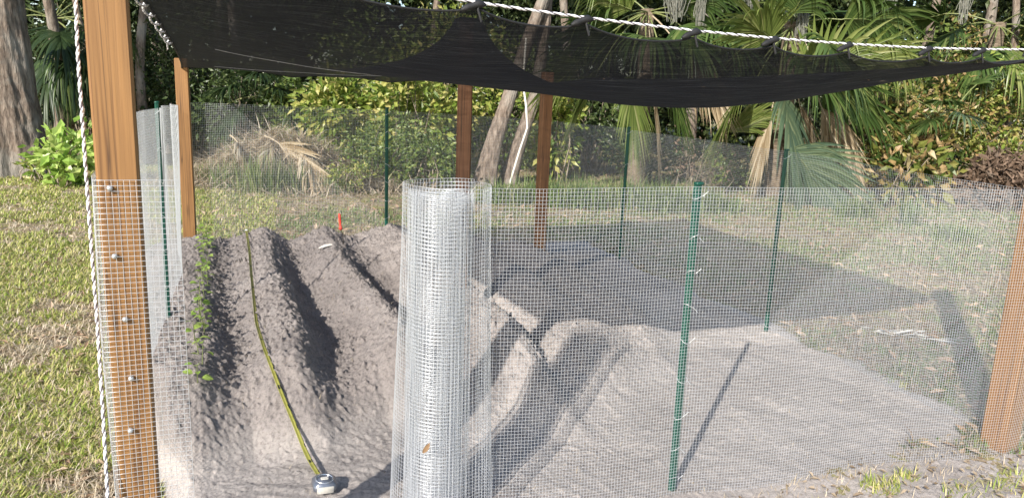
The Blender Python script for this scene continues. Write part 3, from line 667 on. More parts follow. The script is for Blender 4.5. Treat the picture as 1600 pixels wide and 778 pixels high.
# ------------------------------------------------------------------ bean seedlings
def seedling(s, t, hgt, k, rs, pos):
    x, y, z = surf_pt(s, t)
    r = empty("bean_seedling", (x, y, z), rs.uniform(0, 6.28))
    tag(r, f"bean seedling in the left soil row, {pos}", "seedling", "bean seedlings along the left row")
    m_ = MB(); b = rs.normal(0, .012, 2)
    tube(m_, [(0, 0, -.02), (b[0] * .5, b[1] * .5, hgt * .5), (b[0], b[1], hgt)], [.0028, .0022, .0015], 5); m_.build("stem", M['petiole'], r)
    m_ = MB()
    for j in range(k):
        a = j * 2.4 + rs.uniform(0, .8); zz = hgt * (.35 + .65 * j / max(1, k - 1)); e = rs.uniform(-.1, .5); ln = rs.uniform(.024, .044)
        d = np.array([math.cos(a), math.sin(a), e]); p = np.array([b[0] * zz / hgt, b[1] * zz / hgt, zz]) + d * .018
        blade_leaf(m_, p, d, np.array([0, 0, 1.]) + rs.normal(0, .3, 3), ln, ln * .78, .25, 6)
    m_.build("leaves", M['leaf_fresh'], r)
rs = np.random.default_rng(5)
tt = np.linspace(1.28, 4.15, 26)
posn = ["nearest the camera"] + [None] * 24 + ["farthest from the camera"]
ordn = ["second", "third", "fourth", "fifth", "sixth", "seventh", "eighth", "ninth", "tenth", "eleventh", "twelfth", "thirteenth"]
for i, t in enumerate(tt):
    if posn[i] is None:
        posn[i] = f"{ordn[i - 1]} from the near end" if i < 13 else f"{ordn[24 - i]} from the far end"
    seedling(.095 + .02 * math.sin(i * 1.7) + rs.normal(0, .008), t + rs.normal(0, .02), rs.uniform(.06, .13), int(rs.integers(4, 7)), rs, posn[i])

# ------------------------------------------------------------------ vegetation builders
def leaf_cloud(pos, L, asp, rnd, up_bias=.4, out=None, fold=.3, simple=True):
    """many leaf quads -> V, F (two triangles folded on the midrib)"""
    n_ = len(pos); pos = np.asarray(pos, float)
    d = rnd.normal(0, 1, (n_, 3)); d[:, 2] -= .25
    if out is not None: d += out * 1.1
    d /= np.linalg.norm(d, axis=1)[:, None]
    nn = rnd.normal(0, 1, (n_, 3)) * (1 - up_bias) + np.array([-.25, -.5, .8]) * up_bias * 1.6
    s_ = np.cross(d, nn); s_ /= np.linalg.norm(s_, axis=1)[:, None] + 1e-9; nn = np.cross(s_, d)
    L = (L * rnd.uniform(.45, 1.45, n_))[:, None]; W = L * asp * .5
    base = pos; tip = pos + d * L - nn * L * .12; mid = pos + d * L * .45 - nn * (L * fold * asp)
    a = pos + d * L * .42 + s_ * W; b = pos + d * L * .42 - s_ * W
    V = np.stack([base, a, tip, b, mid], 1).reshape(-1, 3)
    i = np.arange(n_)[:, None] * 5
    F = np.concatenate([i + [[0, 4, 1]], i + [[4, 2, 1]], i + [[0, 3, 4]], i + [[4, 3, 2]]])
    return V, F.astype(np.int32)
def clump_points(n_, centre, rad, rnd, nclump=30, spread=.28, shell=.55):
    rad = np.asarray(rad, float)
    c = rnd.normal(0, 1, (nclump, 3)); c /= np.linalg.norm(c, axis=1)[:, None]
    c *= (rnd.random((nclump, 1)) ** .45) * (1 - shell) + shell * rnd.random((nclump, 1)) ** .3
    c = c * rad
    sz = rnd.uniform(.5, 1.4, nclump)
    k = rnd.choice(nclump, n_, p=sz / sz.sum())
    p = c[k] + rnd.normal(0, 1, (n_, 3)) * (spread * rad.min() * sz[k])[:, None]
    outv = p / (rad[None]); outv /= np.linalg.norm(outv, axis=1)[:, None] + 1e-6
    return p + np.asarray(centre), outv, c + np.asarray(centre)
def shrub(name, x, y, rx, ry, h, n_, L, mat, label, seed, asp=.5, zc=None, cat="shrub", group=None, ncl=38, nst=26, spread=.19, up=.4, base_r=.12, stem_mat='twig', stem_r=.015):
    rnd = np.random.default_rng(seed); z0 = float(ground_h(x, y))
    r = empty(name, (x, y, z0)); tag(r, label, cat, group)
    zc = h * .52 if zc is None else zc
    p, o_, cl = clump_points(n_, (0, 0, zc), (rx, ry, h - zc), rnd, ncl, spread)
    keep = p[:, 2] > .02; p, o_ = p[keep], o_[keep]
    Vv, Ff = leaf_cloud(p, L, asp, rnd, up, o_); mesh_obj("foliage", Vv, Ff, M[mat], r, smooth=False)
    mb = MB()
    for c in cl[:nst]:
        b = rnd.normal(0, base_r, 2); mid = np.array([b[0] + c[0] * .35, b[1] + c[1] * .35, max(.1, c[2] * .55)]) + rnd.normal(0, .06, 3)
        tube(mb, [(b[0], b[1], -.05), mid, c], [stem_r, stem_r * .7, stem_r * .3], 5)
    mb.build("stems", M[stem_mat], r)
    return r
def fan_frond(parent, hub, direction, pet, size, droop, mat, rnd, nseg=46, open_=2.6, roll=0.0, name="frond", hast=None):
    """costapalmate fan leaf: petiole from hub along direction, then folded segments that droop"""
    d = np.asarray(direction, float); d /= np.linalg.norm(d)
    side = np.cross(d, [0, 0, 1.]); side /= np.linalg.norm(side) + 1e-9
    up = np.cross(side, d)
    c, s = math.cos(roll), math.sin(roll); side, up = side * c + up * s, up * c - side * s
    q = np.linspace(0, 1, 8)[:, None]; arch = np.array([0, 0, -1.]) * (pet * .22) * q ** 2.2
    pet_p = np.asarray(hub)[None] + d[None] * (pet * q) + arch
    if hast is not None:
        h_ = np.asarray(hast, float); c_ = (np.asarray(hub) + h_) / 2 + np.array([0, 0, .25 * np.linalg.norm(h_ - hub)])
        c_ = np.where(np.arange(3) < 3, .5 * c_ + .5 * (h_ - d * .5 * np.linalg.norm(h_ - hub)), c_)
        pet_p = (1 - q) ** 2 * np.asarray(hub)[None] + 2 * q * (1 - q) * c_[None] + q ** 2 * h_[None]; pet_p[-2] = h_ - d * .05
    h0 = pet_p[-1]; dd = pet_p[-1] - pet_p[-2]; dd /= np.linalg.norm(dd)
    fb = MB()
    costa = size * .30
    for k in range(nseg):
        u = k / (nseg - 1) * 2 - 1
        ang = u * open_ * .5 + rnd.normal(0, .045)
        if rnd.random() < .07: continue
        L = size * (1 - .30 * abs(u) ** 1.7) * rnd.uniform(.9, 1.05)
        st_ = h0 + dd * costa * (1 - abs(u)) - np.array([0, 0, 1]) * costa * .3 * (1 - abs(u)) ** 2
        dr = dd * math.cos(ang) + side * math.sin(ang); wn = up
        n5 = 6; qq = np.linspace(0, 1, n5)
        g_ = droop * rnd.uniform(.45, 1.7)
        ce = st_[None] + dr[None] * (L * qq * (1 - .25 * g_ * qq))[:, None] + np.array([0, 0, -1.])[None] * (g_ * L * .55 * np.clip(qq - .25, 0, 1) ** 1.7)[:, None] + up[None] * (.05 * size * abs(u) * qq)[:, None]
        sw = np.cross(dr, wn); sw /= np.linalg.norm(sw) + 1e-9
        W = size * .025 * np.array([.45, .95, 1.0, .75, .4, .04])
        fold_ = .5
        vv = np.stack([ce - sw * W[:, None], ce + wn * (W * fold_)[:, None], ce + sw * W[:, None]], 1)
        fb.add(vv, grid_faces(n5, 3))
    f = fb.build(name, M[mat], parent)
    pb = MB(); tube(pb, pet_p, np.linspace(.016, .009, 8), 6); tube(pb, [h0, h0 + dd * costa * .8 - np.array([0, 0, costa * .2])], [.009, .003], 5)
    pb.build("petiole", M['petiole'] if mat != 'frond_dead' else M['frond_dead'], f)
    return f
def at_px(x, y, Yd):
    f = np.array([0, math.cos(PITCH), -math.sin(PITCH)]); r = np.array([1., 0, 0]); u = np.cross(r, f)
    c, s = math.cos(ROLL), math.sin(ROLL); r2, u2 = c * r + s * u, c * u - s * r
    d = f + r2 * (x - 800) / 1164 - u2 * (y - 389) / 1164
    return np.array([0, 0, EYE]) + d * (Yd / d[1])
# ------------------------------------------------------------------ trees behind the plot
def trunk_mesh(path, rad, nu=60, nv=36, flare=.0, seed=0, bark=.06):
    path = np.asarray(path, float); q0 = np.linspace(0, 1, len(path)); q = np.linspace(0, 1, nu) ** 1.15
    P = np.stack([np.interp(q, q0, path[:, i]) for i in range(3)], -1)
    if len(path) > 2:
        k = 5; Pp = np.pad(P, ((k, k), (0, 0)), mode='reflect', reflect_type='odd'); P = np.stack([np.convolve(Pp[:, i], np.ones(11) / 11, 'valid') for i in range(3)], -1)
    rr = np.interp(q, np.linspace(0, 1, len(rad)), rad)
    th = np.arange(nv) * 2 * math.pi / nv
    Z = P[:, 2][:, None] - P[0, 2]
    fl = 1 + flare * np.exp(-Z / .45) * (.75 + .5 * np.sin(th * 5 + seed)[None])
    ph = th[None] + .25 * Z
    nz = fbm(np.cos(ph) * 3.2, np.sin(ph) * 3.2, Z * 1.1, 3, 300 + seed) + .9 * fbm(np.cos(ph) * 9, np.sin(ph) * 9, Z * 3.0, 2, 330 + seed)
    r_ = rr[:, None] * fl * (1 + bark * nz)
    T = np.gradient(P, axis=0); T /= np.linalg.norm(T, axis=1)[:, None]
    A = np.array([1., 0, 0])[None] - T[:, :1] * T; A /= np.linalg.norm(A, axis=1)[:, None]; B = np.cross(T, A)
    V = P[:, None] + r_[..., None] * (np.cos(th)[None, :, None] * A[:, None] + np.sin(th)[None, :, None] * B[:, None])
    return V.reshape(-1, 3), grid_faces(nu, nv, True)
def tree(x, y, path, rad, label, seed, crown=None, mat='bark', flare=.3, bark=.06, limbs=4, leafm='leaf_mid', name="tree", group=None, nu=60, nv=36):
    z0 = float(ground_h(x, y)) - .05; rnd = np.random.default_rng(seed)
    r = empty(name, (x, y, z0)); tag(r, label, "tree", group)
    V, F = trunk_mesh(path, rad, nu, nv, flare, seed, bark); tk = mesh_obj("trunk", V, F, M[mat], r)
    top = np.asarray(path[-1], float)
    if crown:
        cx_, cy_, cz_, rx, ry, rz, n_ = crown
        p, o_, cl = clump_points(n_, (cx_, cy_, cz_), (rx, ry, rz), rnd, 40, .22)
        Vv, Ff = leaf_cloud(p, .12, .5, rnd, .4, o_); mesh_obj("crown", Vv, Ff, M[leafm], r, smooth=False)
        for c in cl[:limbs]:
            mb = MB(); md = (top + c) / 2 + rnd.normal(0, .25, 3); tube(mb, [top - np.array([0, 0, .1]), md, c], [rad[-1] * .8, rad[-1] * .5, rad[-1] * .15], 8); mb.build("limb", M[mat], r)
    return r
def gp(x, y, Yd):     # plan position below a sight line at depth Yd
    p = at_px(x, y, Yd); return float(p[0]), float(p[1]), float(p[2])
# large oak at the left
x, y, _ = gp(22, 262, 11.6)
tree(x, y, [(0, 0, 0), (.02, 0, 1), (-.02, 0, 2.2), (-.15, .05, 3.6), (-.3, .1, 5.2)], [.44, .40, .37, .36, .34], "massive rough barked oak trunk at the left edge of the lawn", 3, (-.2, .6, 7.0, 3.2, 2.6, 1.6, 6000), flare=.42, bark=.085, nu=170, nv=110)
# leaning oaks
x, y, _ = gp(757, 275, 12.6)
tree(x, y, [(0, 0, 0), (.12, .0, .7), (.36, .1, 1.5), (.62, .2, 2.4), (1.1, .3, 3.8), (1.5, .3, 5.0)], [.17, .135, .115, .105, .095, .085], "pale lichen covered oak trunk leaning to the right behind the plot", 5, (1.8, 1.2, 6.6, 2.6, 2.0, 1.3, 3500), flare=.35, bark=.10, nu=110, nv=60)
x, y, _ = gp(792, 280, 12.9)
tree(x, y, [(0, 0, 0), (.2, .0, .8), (.42, .05, 1.5), (.52, .1, 2.4), (.6, .15, 3.8)], [.14, .115, .10, .095, .085], "darker second oak trunk crossing just right of the pale leaning trunk", 6, (.8, 1.5, 6.0, 1.8, 1.6, 1.2, 2500), flare=.3, bark=.12, nu=90, nv=48)
# hanging vine beside them
mb = MB(); pv = [at_px(a_, b_, 11.8) for a_, b_ in ((822, 60), (817, 130), (822, 165), (824, 200), (812, 235), (800, 275), (793, 300))]
tube(mb, pv, [.016, .016, .018, .017, .018, .018, .02], 7)
tag(mb.build("woody_vine", M['pale']), "pale bare vine hanging in a loose curve in front of the oak trunks", "vine")
# thin trunks of the dark wood
rnd = np.random.default_rng(21)
thin = [(92, 13.5, .10, .05, "bare thin trunk just right of the massive oak"), (128, 15.2, .07, .25, "slim slanting sapling behind the nearest post"), (163, 14.2, .06, -.15, "slim pale sapling left of the nearest post, leaning left"),
        (232, 14.0, .09, .02, "straight dark trunk showing right of the nearest post"), (262, 16.2, .12, -.08, "dark trunk under the left corner of the netting"), (330, 15.5, .08, .12, "thin trunk behind the left end of the rear mesh"),
        (378, 16.8, .11, -.05, "dim trunk above the brush pile"), (655, 15.6, .08, .1, "thin trunk between the sunny shrubs"), (890, 16.0, .10, -.1, "slim trunk left of the palms"), (1075, 15.5, .13, .03, "trunk half hidden between the two palms"),
        (1395, 15.8, .10, .12, "thin trunk right of the big palm"), (1512, 16.5, .12, -.04, "straight trunk above the yellowing shrubs"), (1577, 15.4, .08, -.12, "thin leaning trunk at the right edge")]
for i, (px, Yd, rad, ln, lab) in enumerate(thin):
    x, y, _ = gp(px, 250, Yd); h = rnd.uniform(5.5, 7.5)
    tree(x, y, [(0, 0, 0), (ln * 1.5 + rnd.normal(0, .08), 0, 1.8), (ln * 3.2, rnd.normal(0, .2), 3.6), (ln * h, rnd.normal(0, .2), h)], [rad, rad * .9, rad * .8, rad * .5], lab, 40 + i,
         (ln * h, 0, h + .3, 1.3, 1.3, 1.0, 900), mat='twig' if i in (1, 2, 5) else 'bark', flare=.2, limbs=3, leafm='leaf_dark' if px < 500 else 'leaf_mid', group="slim trees of the wood", nu=40, nv=20)

# ------------------------------------------------------------------ shrubs
def spx(px, ytop, Yd, rx, n_, L, mat, label, seed, name="shrub", **kw):
    x, y, zt = gp(px, ytop, Yd); g0 = float(ground_h(x, y))
    return shrub(name, x, y, rx, rx * kw.pop('ryf', .8), max(.4, zt - g0), n_, L, mat, label, seed, **kw)
G = "shrubs at the edge of the wood"
spx(108, 207, 10.6, .40, 420, .16, 'leaf_fresh', "fresh green bush with big leaves beside the massive oak", 1, "leafy_bush", asp=.62, ncl=16, cat="bush", spread=.35)
spx(56, 262, 11.0, .26, 120, .09, 'leaf_bright', "tiny yellow green plant at the foot of the massive oak", 2, "low_plant", ncl=8, cat="plant")
spx(120, -40, 15.5, 1.5, 4500, .11, 'leaf_dark', "dark evergreen shrub left of the nearest post", 3, "shrub", group=G)
spx(215, -30, 14.8, 1.1, 3600, .10, 'leaf_dark', "dark evergreen shrub just right of the nearest post", 4, "shrub", group=G)
spx(300, 10, 15.0, 1.3, 4500, .10, 'leaf_dark', "dark shrub under the left corner of the netting", 5, "shrub", group=G)
spx(385, 90, 14.4, 1.0, 3200, .10, 'leaf_dark', "dark low shrub behind the brush pile", 6, "shrub", group=G)
spx(478, 110, 13.8, .75, 2000, .12, 'leaf_mid', "mid green shrub above the pale brush pile", 7, "shrub", group=G)
spx(530, 105, 13.0, .75, 2000, .15, 'leaf_bright', "sunlit yellow green shrub left of the rear green stake", 8, "shrub", group=G)
spx(640, 95, 12.9, .8, 2100, .145, 'leaf_bright', "sunlit yellow green shrub between the rear green stake and the dark brown post", 9, "shrub", group=G)
spx(600, 180, 11.9, .72, 2600, .075, 'leaf_mid', "dense small leaved grey green shrub directly behind the rear green stake", 10, "shrub", group=G, up=.5)
spx(668, 205, 11.8, .55, 1900, .075, 'leaf_mid', "low shrub just left of the dark brown post", 11, "shrub", group=G)
spx(700, -10, 14.6, 1.3, 4200, .11, 'leaf_bright', "tall yellow green shrub showing above the netting", 12, "shrub", group=G)
spx(590, 20, 15.4, 1.3, 3600, .11, 'leaf_mid', "tall mid green shrub seen through the netting", 13, "shrub", group=G)
spx(868, 120, 13.6, .6, 1500, .13, 'leaf_bright', "bright shrub right of the slim brown post", 14, "shrub", group=G)
spx(800, 60, 15.2, 1.1, 3000, .10, 'leaf_mid', "shrub behind the leaning oak trunks", 15, "shrub", group=G)
spx(940, 60, 15.4, 1.2, 3000, .11, 'leaf_dark', "dark shrub behind the left palm", 16, "shrub", group=G)
spx(1400, 150, 13.2, 1.0, 2300, .15, 'leaf_tan', "shrub with yellowing leaves right of the drooping palm frond", 17, "shrub", group=G, up=.55)
spx(1480, 95, 14.0, 1.15, 3900, .11, 'leaf_tan', "larger shrub with turning leaves below the right end of the netting", 18, "shrub", group=G, up=.5)
spx(1590, 95, 13.8, 1.1, 3900, .10, 'leaf_bright', "sunny small leaved shrub at the right edge", 19, "shrub", group=G, up=.5)
spx(1440, 20, 16.0, 1.5, 3600, .12, 'leaf_mid', "tall green shrub behind the right end of the white cord", 20, "shrub", group=G)
spx(1570, -10, 16.4, 1.5, 3600, .12, 'leaf_tan', "tall brownish green shrub at the upper right corner", 21, "shrub", group=G)
spx(1300, 60, 15.6, 1.3, 3000, .11, 'leaf_dark', "dark shrub behind the big palm", 22, "shrub", group=G)
spx(1100, 190, 12.2, .55, 260, .06, 'leaf_brown', "bare grey twiggy shrub between the two palms", 23, "twiggy_shrub", group=G, nst=34, ncl=34, base_r=.2, stem_r=.008)
spx(1180, 200, 13.4, .8, 1300, .09, 'leaf_mid', "low shrub in the shade of the big palm", 24, "shrub", group=G)
spx(1010, 190, 13.8, .9, 1500, .09, 'leaf_dark', "low dark shrub under the left palm", 25, "shrub", group=G)
spx(1420, 225, 12.0, .6, 360, .20, 'leaf_tan', "low sprig of pale yellow leaves above the right mesh panel", 26, "shrub", group=G, ncl=14, spread=.4)
spx(400, 205, 11.8, .5, 500, .06, 'leaf_mid', "small weedy shrub on the left of the brush pile", 27, "shrub", group=G, nst=20)
spx(545, 250, 11.0, .35, 500, .06, 'leaf_bright', "small weed at the right foot of the brush pile", 28, "shrub", group=G)
# red brown pile of leaves at the right
x, y, zt = gp(1570, 232, 12.6)
p = np.column_stack([rnd.normal(0, .55, 2600), rnd.normal(0, .4, 2600), np.zeros(2600)]); hh = max(.5, zt)
p[:, 2] = hh * np.exp(-(p[:, 0] / .8) ** 2 - (p[:, 1] / .6) ** 2) * rnd.random(2600) ** .4
Vv, Ff = leaf_cloud(p, .14, .45, rnd, .3)
tag(mesh_obj("leaf_pile", Vv + np.array([x, y, 0]), Ff, M['leaf_brown'], None, False), "reddish brown heap of dead leaves by the right edge", "leaf pile")

# ------------------------------------------------------------------ palms
def palm(px, py, Yd, label, fronds, seed, trunk_r=.15, nrand=8, randmat='frond', size=1.25, name="palm"):
    rnd = np.random.default_rng(seed); hub = at_px(px, py, Yd); g0 = float(ground_h(hub[0], hub[1]))
    r = empty(name, (hub[0], hub[1], g0)); tag(r, label, "palm"); O = np.array([hub[0], hub[1], g0]); hz = hub - O
    if trunk_r:
        V, F = trunk_mesh([(0, 0, -.1), (.03, 0, hz[2] * .5), (0, 0, hz[2] + .05)], [trunk_r * 1.2, trunk_r, trunk_r * .9], 60, 28, .15, seed, .16); mesh_obj("trunk", V, F, M['palmtrunk'], r)
    for fx, fy, fY, sz, dr, mt, rl in fronds:
        t = at_px(fx, fy, fY) - O; d = t - hz; L = np.linalg.norm(d); fan_frond(r, hz, d, L, sz, dr, mt, rnd, roll=rl)
        if trunk_r: fan_frond(r, hz, d + rnd.normal(0, .22, 3) + np.array([0, .25, 0]), L * rnd.uniform(.8, 1.1), sz * rnd.uniform(.75, .95), dr * rnd.uniform(.9, 1.4), mt if rnd.random() < .6 else 'frond', rnd, roll=rl + rnd.normal(0, .4))
    for k in range(nrand):
        a = rnd.uniform(0, 6.28); e = rnd.uniform(-.1, 1.0)
        fan_frond(r, hz, (math.cos(a) * math.cos(e), math.sin(a) * math.cos(e), math.sin(e)), rnd.uniform(.7, 1.2), size * rnd.uniform(.8, 1.1), rnd.uniform(.5, 1.1), randmat, rnd, roll=rnd.normal(0, .4))
    global r_last; r_last = (r, hub, O)
    return r
prnd = np.random.default_rng(808)
def place_frond(P, hx, hy, hY, dd, sz, dr, mt, rl, op):
    r, hub, O = P; fan_frond(r, hub - O, dd, 0, sz, dr, mt, prnd, open_=op, roll=rl, hast=at_px(hx, hy, hY) - O)
palm(1238, 40, 12.7, "big sabal palm with drooping blue green and lime fronds over the right mesh panel", [], 71, .15, 5)
BIG = r_last
for hx, hy, hY, dd, sz, dr, mt, rl, op in [
    (1238, 232, 11.5, (.62, -.25, -.55), 1.45, .55, 'frond_blue', 1.15, 2.0), (1225, 150, 11.8, (.15, -.45, -.85), 1.5, .9, 'frond_blue', .5, 2.2), (1262, 128, 11.9, (.55, -.3, .65), 1.45, .75, 'frond_lime', 1.25, 2.3),
    (1292, 120, 12.2, (.75, -.25, -.45), 1.3, .9, 'frond', .9, 2.2), (1205, 60, 12.0, (-.45, -.4, .35), 1.3, .7, 'frond_lime', -.9, 2.6), (1180, 125, 12.0, (-.55, -.35, -.6), 1.35, 1.0, 'frond_lime', -.8, 2.0),
    (1240, 20, 12.1, (.1, -.5, .8), 1.3, .9, 'frond', .2, 2.6), (1320, 30, 12.2, (.9, -.1, .25), 1.4, 1.1, 'frond', 1.0, 2.4), (1345, 90, 12.3, (.8, -.2, .2), 1.2, 1.2, 'frond_lime', 1.2, 2.0), (1250, 165, 12.3, (.3, -.25, -.9), 1.2, .8, 'frond_dead', .6, 1.3),
    (1285, 170, 12.4, (.5, -.2, -.8), 1.25, .8, 'frond_dead', .9, 1.1), (1205, 175, 12.3, (-.2, -.2, -.95), 1.1, .7, 'frond_dead', -.6, 1.0), (1322, 225, 12.0, (.35, -.1, -.9), .8, .5, 'frond_dead', 1.1, .7),
    (1150, 70, 12.5, (-.8, -.2, .1), 1.2, 1.1, 'frond', -1.0, 2.2), (1140, 205, 12.3, (.65, -.2, .45), .95, .6, 'frond_lime', 1.2, 1.2), (1250, 90, 11.9, (.2, -.6, -.3), 1.3, 1.1, 'frond', .3, 2.6)]:
    place_frond(BIG, hx, hy, hY, dd, sz, dr, mt, rl, op)
palm(1012, 20, 13.1, "smaller sabal palm left of the big one, its pale fronds hanging below the netting", [], 72, .13, 4)
SMALL = r_last
for hx, hy, hY, dd, sz, dr, mt, rl, op in [
    (985, 120, 12.2, (.1, -.35, -.9), 1.15, .7, 'frond_lime', .5, 2.0), (935, 110, 12.3, (-.45, -.3, -.8), 1.1, .7, 'frond_lime', -.8, 1.8), (1040, 110, 12.3, (.35, -.3, -.85), 1.2, .7, 'frond', .8, 1.8), (1075, 95, 12.5, (.6, -.2, -.65), 1.15, .9, 'frond_dead', 1.0, 1.3),
    (985, 15, 12.3, (-.6, -.3, .35), 1.25, 1.0, 'frond_lime', -1.0, 2.2), (960, 35, 12.4, (-.75, -.3, -.1), 1.2, 1.1, 'frond', -1.0, 2.2), (1060, 10, 12.5, (.7, -.2, .4), 1.2, 1.0, 'frond', 1.0, 2.3), (1010, 60, 12.2, (.0, -.6, .0), 1.2, 1.2, 'frond', .1, 2.6),
    (905, 95, 12.7, (-.7, -.15, -.55), 1.0, .9, 'frond_lime', -1.1, 1.8), (1020, 140, 12.5, (.15, -.2, -.95), 1.1, .6, 'frond_dead', .8, 1.1)]:
    place_frond(SMALL, hx, hy, hY, dd, sz, dr, mt, rl, op)
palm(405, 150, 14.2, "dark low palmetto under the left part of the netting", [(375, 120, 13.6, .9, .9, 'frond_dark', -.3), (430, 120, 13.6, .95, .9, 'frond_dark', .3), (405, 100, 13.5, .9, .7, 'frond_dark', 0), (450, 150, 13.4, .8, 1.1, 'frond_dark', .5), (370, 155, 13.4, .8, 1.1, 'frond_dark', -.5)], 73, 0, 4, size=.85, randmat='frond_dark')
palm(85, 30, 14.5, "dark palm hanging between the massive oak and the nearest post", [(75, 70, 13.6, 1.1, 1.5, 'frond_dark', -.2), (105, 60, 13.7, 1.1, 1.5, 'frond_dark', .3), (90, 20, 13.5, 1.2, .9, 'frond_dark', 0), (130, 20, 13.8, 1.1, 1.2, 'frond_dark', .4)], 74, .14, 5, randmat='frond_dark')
palm(1560, 40, 14.6, "palm at the upper right corner behind the turning shrubs", [(1585, 60, 13.8, 1.0, 1.4, 'frond_lime', .3), (1540, 60, 13.9, 1.0, 1.3, 'frond', -.3), (1500, 20, 13.9, 1.0, 1.0, 'frond', -.4)], 75, .13, 4)
palm(1480, 190, 13.0, "small palmetto half buried in the yellowing shrubs", [(1460, 170, 12.5, .7, .9, 'frond', -.3), (1500, 165, 12.5, .75, .9, 'frond_blue', .3), (1480, 150, 12.6, .7, .7, 'frond', 0)], 76, 0, 3, size=.7)

# ------------------------------------------------------------------ oak limb with hanging moss
lb = [at_px(a_, b_, 12.4) for a_, b_ in ((980, -70), (1080, -45), (1180, -40), (1290, -45), (1420, -35), (1560, -50), (1680, -70))]
def moss(px, ytop, ybot, Yd, seed, label, wdt=.10, n_=70):
    rnd = np.random.default_rng(seed); a_ = at_px(px, ytop, Yd); b_ = at_px(px, ybot, Yd); Ln = a_[2] - b_[2]
    mb = MB(); K = []
    for k in range(n_):
        L = Ln * rnd.uniform(.35, 1.0); q = np.linspace(0, 1, 9); o_ = rnd.normal(0, wdt * .5, 2)
        K.append(np.column_stack([o_[0] * (1 - .55 * q) + .02 * np.cumsum(rnd.normal(0, .6, 9)), o_[1] * (1 - .5 * q) + .02 * np.cumsum(rnd.normal(0, .6, 9)), -L * q - rnd.uniform(0, .25) * Ln * (L < Ln * .6)]))
    multitube(mb, np.array(K), .006, 3)
    o = mb.build("spanish_moss", M['moss'], None, False); o.location = a_; tag(o, label, "moss", "grey moss hanging from the oak limb")
x, y, _ = gp(1690, 250, 13.2); g0 = float(ground_h(x, y))
tl_ = tree(x, y, [(0, 0, 0), (0, 0, 1.5), (-.05, -.1, 3), (-.1, -.2, 4.6)], [.26, .22, .2, .18], "oak out at the right whose long limb carries hanging moss", 90, (-.1, 1.5, 6.3, 2.4, 1.8, 1.2, 2500), flare=.3, bark=.1)
mb = MB(); O_ = np.array([x, y, g0 - .05]); tube(mb, [np.array([-.08, -.2, 4.2])] + [q_ - O_ for q_ in lb[::-1]], [.13, .12, .11, .10, .09, .075, .06, .04], 10); mb.build("limb", M['bark'], tl_)
moss(1060, -45, 38, 12.35, 1, "bushy grey moss tuft hanging left of the two long strands", .22, 130)
moss(1100, -43, 62, 12.38, 2, "long thin grey moss strand left of the big palm", .07, 50)
moss(1262, -42, 75, 12.36, 3, "longest pale moss strand hanging in front of the big palm", .07, 60)
moss(1240, -42, 30, 12.42, 4, "short moss strand beside the longest one", .06, 40)
moss(1180, -40, 20, 12.42, 5, "short grey moss tuft midway between the two long strands", .14, 70)
moss(1515, -40, 40, 12.42, 6, "grey moss strand at the upper right", .08, 50)
moss(1400, -36, 15, 12.42, 7, "faint moss tuft right of the big palm", .12, 60)

# ------------------------------------------------------------------ brush pile and tall grass behind the rear panel
bx, by, _ = gp(445, 290, 11.6); bz = float(ground_h(bx, by))
bp = empty("brush_pile", (bx, by, bz)); tag(bp, "pale heap of dead palm fronds, twigs and straw behind the rear mesh", "brush pile")
rnd = np.random.default_rng(33)
fan_frond(bp, (-.15, -.45, .78), (.8, -.2, -.15), .25, 1.15, .35, 'frond_dead', rnd, nseg=30, open_=1.1, roll=1.2, name="dead_frond")
fan_frond(bp, (-.75, -.2, .75), (.5, -.5, -.1), .25, 1.0, .5, 'frond_dead', rnd, nseg=26, open_=1.3, roll=.6, name="dead_frond")
fan_frond(bp, (.3, -.3, .75), (.5, -.6, -.3), .25, 1.0, .6, 'frond_dead', rnd, nseg=26, open_=1.2, roll=.2, name="dead_frond")
for k_ in range(5): fan_frond(bp, (rnd.normal(-.1, .5), rnd.normal(-.35, .1), rnd.uniform(.45, .8)), (rnd.normal(.3, .5), -.5, rnd.uniform(-.4, .1)), .2, rnd.uniform(.7, 1.0), rnd.uniform(.2, .6), 'frond_dead', rnd, nseg=20, open_=rnd.uniform(.6, 1.1), roll=rnd.uniform(-1.2, 1.2), name='dead_frond')
def strands(n_, cx_, cy_, sx, sy, zf, L, W, rnd, up=.2, arch=.3):
    """thin straw / grass strips: base, mid, tip"""
    a = rnd.uniform(0, 6.283, n_); e = rnd.normal(up, .25, n_)
    b = np.column_stack([rnd.normal(cx_, sx, n_), rnd.normal(cy_, sy, n_), np.zeros(n_)]); b[:, 2] = zf(b[:, 0], b[:, 1]) * rnd.random(n_) ** .5
    d = np.column_stack([np.cos(a) * np.cos(e), np.sin(a) * np.cos(e), np.sin(e)]); s_ = np.column_stack([-np.sin(a), np.cos(a), 0 * a])
    l_ = (L * rnd.uniform(.5, 1.3, n_))[:, None]; w_ = W
    m_ = b + d * l_ * .5; t_ = b + d * l_ - np.array([0, 0, 1]) * l_ * arch * rnd.random((n_, 1))
    V = np.stack([b - s_ * w_, b + s_ * w_, m_ + s_ * w_, m_ - s_ * w_, t_], 1).reshape(-1, 3)
    i = np.arange(n_)[:, None] * 5
    return V, [i + [[0, 1, 2, 3]], i + [[3, 2, 4]]]
pile = lambda x_, y_: .85 * np.exp(-(x_ / 1.15) ** 2 - (y_ / .7) ** 2)
Vv, Ff = strands(11000, 0, 0, .95, .45, pile, .5, .0055, rnd, .15, .3); mesh_obj("straw", Vv, Ff, M['straw'], bp, False)
mb = MB()
